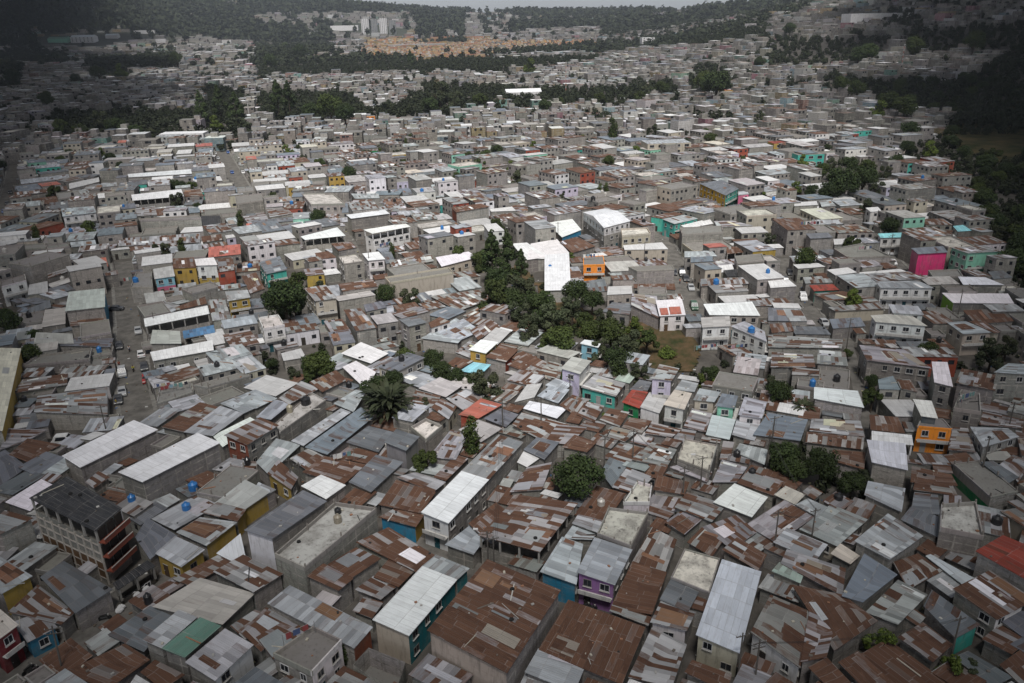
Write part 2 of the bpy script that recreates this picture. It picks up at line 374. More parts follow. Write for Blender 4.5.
# ------------------------------------------------------------------ colours
ROOF = {'W': ((.74, .745, .76), .0, .12, 'sheet'), 'V': ((.54, .585, .63), .0, .22, 'sheet'), 'L': ((.355, .38, .405), .07, .5, 'sheet'), 'P': ((.42, .41, .40), .04, .25, 'sheet'),
        'H': ((.45, .47, .43), .02, .2, 'sheet'), 'G': ((.142, .156, .175), .08, .4, 'sheet'), 'K': ((.17, .205, .24), .05, .3, 'sheet'), 'D': ((.030, .030, .033), .0, .3, 'sheet'),
        'E': ((.55, .53, .46), .03, .2, 'sheet'), 'R': ((.30, .30, .30), .88, .5, 'sheet'), 'Q': ((.16, .14, .13), .97, .5, 'sheet'), 'r': ((.27, .27, .275), .58, .5, 'sheet'),
        's': ((.31, .315, .325), .33, .6, 'sheet'), 'u': ((.20, .21, .20), .42, .3, 'sheet'), 'T': ((.26, .045, .028), .12, .35, 'sheet'), 't': ((.42, .13, .095), .04, .25, 'sheet'),
        'A': ((.26, .58, .66), .03, .3, 'sheet'), 'M': ((.13, .25, .20), .0, .15, 'sheet'), 'm': ((.36, .45, .38), .04, .3, 'sheet'), 'b': ((.09, .22, .38), .1, .4, 'sheet'),
        'C': ((.50, .48, .44), 0, 0, 'slab'), 'F': ((.60, .57, .51), 0, 0, 'slab'), 'c': ((.20, .193, .18), 0, 0, 'slab'), 'Y': ((.16, .155, .145), 0, 0, 'slab')}
WALL = {'g': (.275, .262, .245), 'w': (.62, .61, .61), 'e': (.42, .38, .31), 'y': (.38, .26, .06), 'p': (.50, .13, .22), 'v': (.24, .12, .27), 'l': (.50, .46, .58), 'b': (.03, .20, .34),
        'B': (.03, .17, .28), 'q': (.22, .44, .54), 't': (.05, .38, .32), 'T': (.02, .16, .19), 'm': (.24, .52, .40), 'k': (.22, .38, .05), 'U': (.02, .18, .07), 'o': (.80, .27, .03),
        'n': (.28, .06, .035), 'N': (.16, .025, .03), 'O': (.22, .07, .04), 'r': (.5, .04, .04), 'M': (.66, .05, .20), 'd': (.05, .045, .04), 'G': (.22, .225, .23), 'Y': (.55, .33, .03)}
SPLIT = {'1': ('w', 'y'), '2': ('q', 'p'), '3': ('w', 'g'), '4': ('D', 'g'), '6': ('w', 'g'), '7': ('g', 'U')}
WALL['D'] = (.035, .055, .075)
ROOFW = {'W': 'white sheet', 'V': 'pale blue white sheet', 'L': 'light grey metal', 'P': 'plain pale', 'H': 'pale', 'G': 'dark grey metal', 'K': 'slate grey', 'D': 'black sheet', 'E': 'cream', 'R': 'rusty brown',
         'Q': 'dark rust brown', 'r': 'rust and grey patched', 's': 'rust striped grey', 'u': 'rust dotted grey', 'T': 'red', 't': 'faded red', 'A': 'aqua', 'M': 'green', 'm': 'pale mint', 'b': 'blue',
         'C': 'stained pale concrete', 'F': 'cream concrete', 'c': 'grey concrete', 'Y': 'concrete'}
WALLW = {'g': 'grey block', 'w': 'white', 'e': 'cream', 'y': 'ochre', 'p': 'pink', 'v': 'purple', 'l': 'lilac', 'b': 'blue', 'B': 'blue', 'q': 'sky blue', 't': 'turquoise', 'T': 'teal', 'm': 'mint', 'k': 'lime',
         'U': 'green', 'o': 'orange', 'n': 'brick red', 'N': 'maroon', 'O': 'brick', 'r': 'red', 'M': 'magenta', 'd': 'dark', 'G': 'grey sheet', 'Y': 'ochre', '1': 'white and yellow', '2': 'aqua and pink', '3': 'white and grey', '4': 'navy', '6': 'grey', '7': 'green'}
def jit(c, a, rg): k = 1+rg.uniform(-a, a); return tuple(max(0, x*k*(1+rg.uniform(-.04, .04))) for x in c)
# ------------------------------------------------------------------ a house
def wallq(mb, a, b, za, zb0, zb1, tint, par, floor=0.0):
    L = (Vector(b)-Vector(a)).length
    mb.face([(a[0], a[1], za), (b[0], b[1], za), (b[0], b[1], zb1), (a[0], a[1], zb0)],
            [(0, za-floor), (L, za-floor), (L, zb1-floor), (0, zb0-floor)], tint, par, 'wall')
class Ctx:
    """things: every part a mesh of its own; pool: one shared mesh for the far town"""
    def __init__(s, root=None, pool=None): s.root = root; s.pool = pool; s.parts = []
    def get(s, name, new=True):
        if s.pool is not None: return s.pool
        for n, m in s.parts:
            if n == name and not new: return m
        m = MB(); s.parts.append((name, m)); return m
    def sub(s, name):
        if s.pool is not None: return s.pool
        m = MB(); s.parts.append(('>'+name, m)); return m
    def finish(s):
        if s.pool is not None: return
        last = None
        for n, m in s.parts:
            if not m.f: continue
            if n[0] == '>': m.build(n[1:], parent=last, loc=s.root.location)
            else: last = m.build(n, parent=s.root, loc=s.root.location)
def window(mb, c, t, n, w, h, rg, frame=None, deep=.05, ctx=None):
    """c centre on the wall, t tangent, n outward normal"""
    c = Vector(c); t = Vector(t); n = Vector(n); z = Vector((0, 0, 1))
    fr = frame or rg.choice([(.5, .5, .5), (.16, .15, .14), (.35, .33, .3), (.6, .6, .6)])
    g = n*.012
    (ctx.sub('pane') if ctx else mb).face([c-t*w/2-z*h/2+g, c+t*w/2-z*h/2+g, c+t*w/2+z*h/2+g, c-t*w/2+z*h/2+g], None, (.02, .02, .02), (0, 0, 0), 'glass')
    b = .07
    for s_ in (-1, 1):
        mb.box(c+t*s_*(w/2)-z*(h/2+b/2)+n*deep/2, t*b/2, n*deep/2, h+b, fr)
        mb.box(c+z*(s_*h/2-b/2)+n*deep/2, t*(w/2-b/2), n*deep/2, b, fr)
    mb.box(c-z*h/2+n*deep/2, t*.02, n*deep*.4, h, fr)
    mb.box(c-z*(h/2+.16)+n*.09, t*(w/2+.1), n*.085, .08, (.4, .39, .37))
def door(mb, c, t, n, w, h, col, ctx=None):
    c = Vector(c); t = Vector(t); n = Vector(n)
    mb.box(c+n*.03, t*w/2, n*.028, h, col); mb.box(c+n*.04+Vector((0, 0, h)), t*(w/2+.06), n*.05, .08, (.3, .29, .27))
    (ctx.sub('handle') if ctx else mb).box(c+t*w*.36+n*.08+Vector((0, 0, h*.45)), t*.03, n*.02, .12, (.5, .5, .5))
def house(ctx, Q, zb, H, roof, walls, fl, rg, full=True):
    """Q: four roof corners (x, y, z): 0-1 back edge, 2-3 front edge"""
    Q = [Vector(q) for q in Q]; cen = sum(Q, Vector())/4
    area = .5*abs((Q[2].x-Q[0].x)*(Q[3].y-Q[1].y)-(Q[3].x-Q[1].x)*(Q[2].y-Q[0].y))
    tint, rust, var, rm = ROOF[roof]; slab = rm == 'slab'; yard = roof == 'Y'
    if slab: ins = .06
    else: ins = .28 if full else .15
    P = []
    for i in range(4):
        a, b, c = Q[i-1], Q[i], Q[(i+1) % 4]
        d1 = (a-b); d2 = (c-b); d1.z = d2.z = 0
        d1.normalize(); d2.normalize(); P.append(b+(d1+d2)*ins)
    opn = 'o' in fl; seed = rg.random(); zt = [p.z-.1 for p in P]
    wall = ctx.get('wall'); floor = zb
    top = [z-(2.1 if opn else 0) for z in zt]
    if yard: top = [q.z for q in Q]
    for i in range(4):
        j = (i+1) % 4; wc = walls[i]
        nrm = Vector((P[j].y-P[i].y, -(P[j].x-P[i].x), 0))
        if wc in SPLIT:
            up, lo = SPLIT[wc]; zm = zb+H*(.5 if wc in '127' else (.66 if wc in '36' else .62))
            wallq(wall, P[i], P[j], zb-1, zm, zm, jit(WALL[lo], .05, rg), (1 if lo == 'g' else 0, 0, seed), floor)
            wallq(wall, P[i], P[j], zm, top[i], top[j], jit(WALL[up], .05, rg), (0, 0, seed), floor)
        else:
            g_ = wc == 'g'; c = jit(WALL[wc], .28 if g_ else .08, rg)
            wallq(wall, P[i], P[j], zb-1, top[i], top[j], c, (1 if g_ else (.15 if rg.random() < .3 else 0), 0, seed+i*.13 % 1), floor)
    # ---- roof
    rf = ctx.get('roof') if not yard else None
    ux = (Q[1]-Q[0]).length; vx = (Q[3]-Q[0]).length
    swap = (rg.random() < .25)
    uvq = [(0, 0), (ux, 0), (ux, vx), (0, vx)]
    if ux > vx*1.6 and rg.random() < .5 or 'h' in fl: pass
    if swap: uvq = [(b, a) for a, b in uvq]
    par = (rust*rg.uniform(.85, 1.1) if rust > .2 else rust*rg.uniform(.3, 2), var, seed)
    tn = jit(tint, .12, rg)
    if roof == 'W' or roof == 'V': tn = jit(tint, .06, rg) if full else tuple(c*rg.uniform(.6, .98) for c in (tint[0],)*1)*3
    def bil(a, b, dz=0.0):
        p = (Q[0]*(1-a)+Q[1]*a)*(1-b)+(Q[3]*(1-a)+Q[2]*a)*b; return p+Vector((0, 0, dz))
    if yard:
        wall.face([(p.x, p.y, zb+.05) for p in P], [(a, b) for a, b in uvq], tint, (0, 0, seed), 'slab')
    elif 'g' in fl:
        rh = 1.4; A = (Q[0]+Q[3])/2+Vector((0, 0, rh)); B = (Q[1]+Q[2])/2+Vector((0, 0, rh))
        # ridge runs 0-3 mid to 1-2 mid
        rf.face([Q[0], Q[1], B, A], [(0, 0), (ux, 0), (ux, vx/2), (0, vx/2)], tn, par, 'sheet')
        rf.face([A, B, Q[2], Q[3]], [(0, 0), (ux, 0), (ux, vx/2), (0, vx/2)], tn, par, 'sheet')
        for a, b, c in ((Q[1], Q[2], B), (Q[3], Q[0], A)): wall.face([a-Vector((0, 0, .1)), b-Vector((0, 0, .1)), c], [(0, 0), (vx, 0), (vx/2, rh)], WALL['w'], (0, 0, seed), 'wall')
    elif slab:
        rf.face(Q, uvq, tn, par, 'slab')
        pw = ctx.get('parapet', new=False) if full else rf
        ph = .42 if not full or 'P' in fl else rg.choice([.2, .45, .6])
        for i in range(4):
            j = (i+1) % 4; d = Q[j]-Q[i]; L = d.length
            if L < .5: continue
            t = d.normalized(); nn = Vector((-t.y, t.x, 0))
            if (cen-Q[i]).dot(nn) < 0: nn = -nn
            pw.box((Q[i]+Q[j])/2+nn*.09-Vector((0, 0, .12)), t*(L/2+.003*i), nn*.09, ph+.12+.003*i, jit(WALL['g'], .15, rg) if walls[i] == 'g' else jit(WALL.get(walls[i], WALL['g']), .05, rg), (0, 0, seed), 'wall')
        if rg.random() < .6 and area > 18:
            for i in range(4):
                for f in (0, .5):
                    a = Q[i].lerp(Q[(i+1) % 4], f); a = a+(cen-a).normalized()*.25; pw.box((a.x, a.y, a.z), (.1, 0, 0), (0, .1, 0), rg.uniform(.5, 1.3), (.22, .2, .18), (0, 0, 0), 'wall')
    else:
        rf.face(Q, uvq, tn, par, 'sheet')
        th = Vector((0, 0, .09))
        for i in range(4):
            j = (i+1) % 4; rf.face([Q[i]-th, Q[j]-th, Q[j], Q[i]], [(0, 0), ((Q[j]-Q[i]).length, 0), ((Q[j]-Q[i]).length, .09), (0, .09)], tn, par, 'sheet')
        # loose and replaced sheets lying on the roof
        if roof in 'RQrsLGKuPEt' and area > 9 and not 'c' in fl:
            dens = {'R': 14, 'Q': 34, 'r': 8, 's': 8, 'L': 17, 'G': 22, 'K': 30, 'u': 30, 'P': 60, 'E': 40, 't': 25}[roof]
            if not full: dens *= 1.3
            n = min(int(area/dens*rg.uniform(.1, .85)+.4), 30)
            for k in range(n):
                sw = rg.choice([.85, .85, 1.7, 2.5])/max(ux, 1) ; sh = rg.choice([2.4, 3.0, 3.6, 4.8])/max(vx, 1)
                if sw > .8 or sh > .8: continue
                a = rg.uniform(0, 1-sw); b = rg.uniform(0, 1-sh); zo = .025+.004*k
                cc = rg.choices([(.40, .41, .43), (.09, .045, .028), (.20, .105, .06), (.70, .70, .71), (.20, .21, .22), (.55, .54, .40), (.28, .24, .20)], [4, 3, 3, 2.6, 2, .5, 1])[0]
                if roof in 'PE': cc = rg.choice([(.33, .33, .33), (.5, .5, .5)])
                rr = .9 if cc[0] > 1.4*cc[2] and cc[0] < .2 else rg.choice([0, .1, .3])
                tl = rg.uniform(-.02, .04)
                rf.face([bil(a, b, zo+tl), bil(a+sw, b, zo), bil(a+sw, b+sh, zo+.01), bil(a, b+sh, zo)], [(0, 0), (sw*ux, 0), (sw*ux, sh*vx), (0, sh*vx)], jit(cc, .2, rg), (rr, .1, rg.random()), 'sheet')
    if opn:
        for i in range(4):
            j = (i+1) % 4; L = (P[j]-P[i]).length; n = max(1, int(L/2.6))
            for k in range(n):
                a = k/n; p = P[i].lerp(P[j], a); zl = top[i]*(1-a)+top[j]*a; zh = zt[i]*(1-a)+zt[j]*a
                mb = ctx.get('post'); t = (P[j]-P[i]).normalized(); mb.box((p.x, p.y, zl), t*.13, Vector((-t.y, t.x, 0))*.13, zh-zl, WALL['w'] if walls[i] in 'w6' else (.3, .29, .27), (0, 0, seed), 'wall')
        wall.face([(p.x, p.y, top[i]-.8) for i, p in enumerate(P)], uvq, (.2, .19, .17), (0, 0, seed), 'slab')
    # ---- openings
    if 'x' in fl and full and 'n' not in fl: return
    for i in (1, 2, 3):
        j = (i+1) % 4; a, b = P[i], P[j]; L = (b-a).length
        t = (b-a).normalized(); t.z = 0; t.normalize(); n = Vector((t.y, -t.x, 0))
        if (a-cen).dot(n) < 0: n = -n
        if n.y > .25: continue
        if L < 2: continue
        painted = walls[i] not in 'gG'
        if not painted and 'n' not in fl and (rg.random() > (.3 if full else .6)): continue
        Hc = H-(2.1 if opn else 0); ns = max(1, int(round(Hc/2.75))); sh = Hc/ns
        nc = max(1, min(7, int(L/2.3)))
        for s in range(ns):
            for k in range(nc):
                if rg.random() < (.12 if 'n' in fl else .35): continue
                c = a.lerp(b, (k+.5)/nc)
                if s == 0 and k == nc//2 and (nc > 1 or ns > 1):
                    if full: door(ctx.get('door'), Vector((c.x, c.y, zb)), t, n, .95, 2.05, rg.choice([(.05, .04, .035), (.3, .3, .3), (.08, .05, .03), (.02, .08, .1)]), ctx)
                    else: ctx.pool.box(Vector((c.x, c.y, zb)), t*.5, n*.04, 2.0, (.04, .035, .03))
                    continue
                cc = Vector((c.x, c.y, zb+s*sh+sh*.55)); ww = rg.choice([.9, 1.1, 1.3])
                if full: window(ctx.get('window'), cc, t, n, ww, 1.05, rg, ctx=ctx)
                else: ctx.pool.face([cc-t*ww/2-Vector((0, 0, .5))+n*.03, cc+t*ww/2-Vector((0, 0, .5))+n*.03, cc+t*ww/2+Vector((0, 0, .5))+n*.03, cc-t*ww/2+Vector((0, 0, .5))+n*.03], None, (.02, .02, .02), (0, 0, 0), 'glass')
    bi = 2 if walls[2] in 'wpvleyombqtN' else 3
    if full and H > 4.6 and 'n' in fl and walls[bi] in 'wpvleyombqtN' and not opn:
        a, b = P[bi], P[(bi+1) % 4]; t = (b-a).normalized(); t.z = 0; n = Vector((t.y, -t.x, 0))
        if (a-cen).dot(n) < 0: n = -n
        L = (b-a).length; c = (a+b)/2; bb = ctx.get('balcony'); z = zb+H*.5
        bb.box((c.x+n.x*.4, c.y+n.y*.4, z-.15), t*L*.48, n*.4, .14, (.5, .49, .47), (0, 0, seed), 'wall')
        bb.box((c.x+n.x*.76, c.y+n.y*.76, z+.002), t*L*.48, n*.04, .5, (.5, .49, .47), (0, 0, seed), 'wall')
def balconies(root, Q, zb, H):
    Q = [Vector(q) for q in Q]; a, b = Q[2], Q[3]; t = (b-a); t.z = 0; L = t.length; t.normalize(); n = Vector((t.y, -t.x, 0)); cen = sum(Q, Vector())/4
    if (a-cen).dot(n) < 0: n = -n
    c = (a+b)/2
    for k in range(3):
        z = zb+2.4+k*2.45; m = MB(); m.box((c.x+n.x*.55, c.y+n.y*.55, z), t*L*.47, n*.55, .2, (.20, .055, .035)); m.box((c.x+n.x*1.04, c.y+n.y*1.04, z+.2), t*L*.47, n*.04, .55, (.16, .05, .035)); m.box((c.x+n.x*1.04, c.y+n.y*1.04, z+.76), t*L*.475, n*.06, .1, (.42, .38, .35)); m.build('balcony', parent=root, loc=root.location)
        for j in range(3):
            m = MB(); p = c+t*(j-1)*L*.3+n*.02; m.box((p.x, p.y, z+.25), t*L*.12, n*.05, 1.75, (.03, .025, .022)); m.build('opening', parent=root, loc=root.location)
    e3a, e3b = Q[3], Q[0]; t = (e3b-e3a); t.z = 0; L = t.length; t.normalize(); n = Vector((t.y, -t.x, 0))
    if (e3a-cen).dot(n) < 0: n = -n
    a0 = e3a-(t+n)*0+t*.3-n*.22; N = 8
    for i in range(N+1):
        m = MB(); p = a0+t*(L-.6)*i/N; m.box((p.x, p.y, zb-.5), t*.13, n*.10, H-1.8, (.40, .37, .33)); m.build('column', parent=root, loc=root.location)
    for k in range(5):
        m = MB(); p = a0+t*(L-.6)/2; m.box((p.x, p.y, zb+.8+k*1.45), t*(L-.6)/2, n*.08, .16, (.36, .33, .30)); m.build('tie_beam', parent=root, loc=root.location)
    for i in range(N):
        m = MB(); p = a0+t*(L-.6)*(i+.5)/N; m.box((p.x, p.y, zb+.97), t*((L-.6)/N/2-.15), n*.03, 1.26, (.11, .065, .035)); m.build('brown_panel', parent=root, loc=root.location)
        m = MB(); p = a0+t*(L-.6)*(i+.5)/N; m.box((p.x, p.y, zb+2.42), t*((L-.6)/N/2-.15), n*.03, 1.26, (.13, .075, .04)); m.build('brown_panel', parent=root, loc=root.location)
def bbox(Q, zb):
    pts = [proj(q) for q in Q]+[proj((q[0], q[1], zb)) for q in Q]
    xs = [min(max(p[0], 0), 1024) for p in pts]; ys = [min(max(p[1], 0), 683) for p in pts]
    return (max(xs)-min(xs))*(max(ys)-min(ys)), (sum(p[0] for p in pts)/8, sum(p[1] for p in pts[:4])/4)
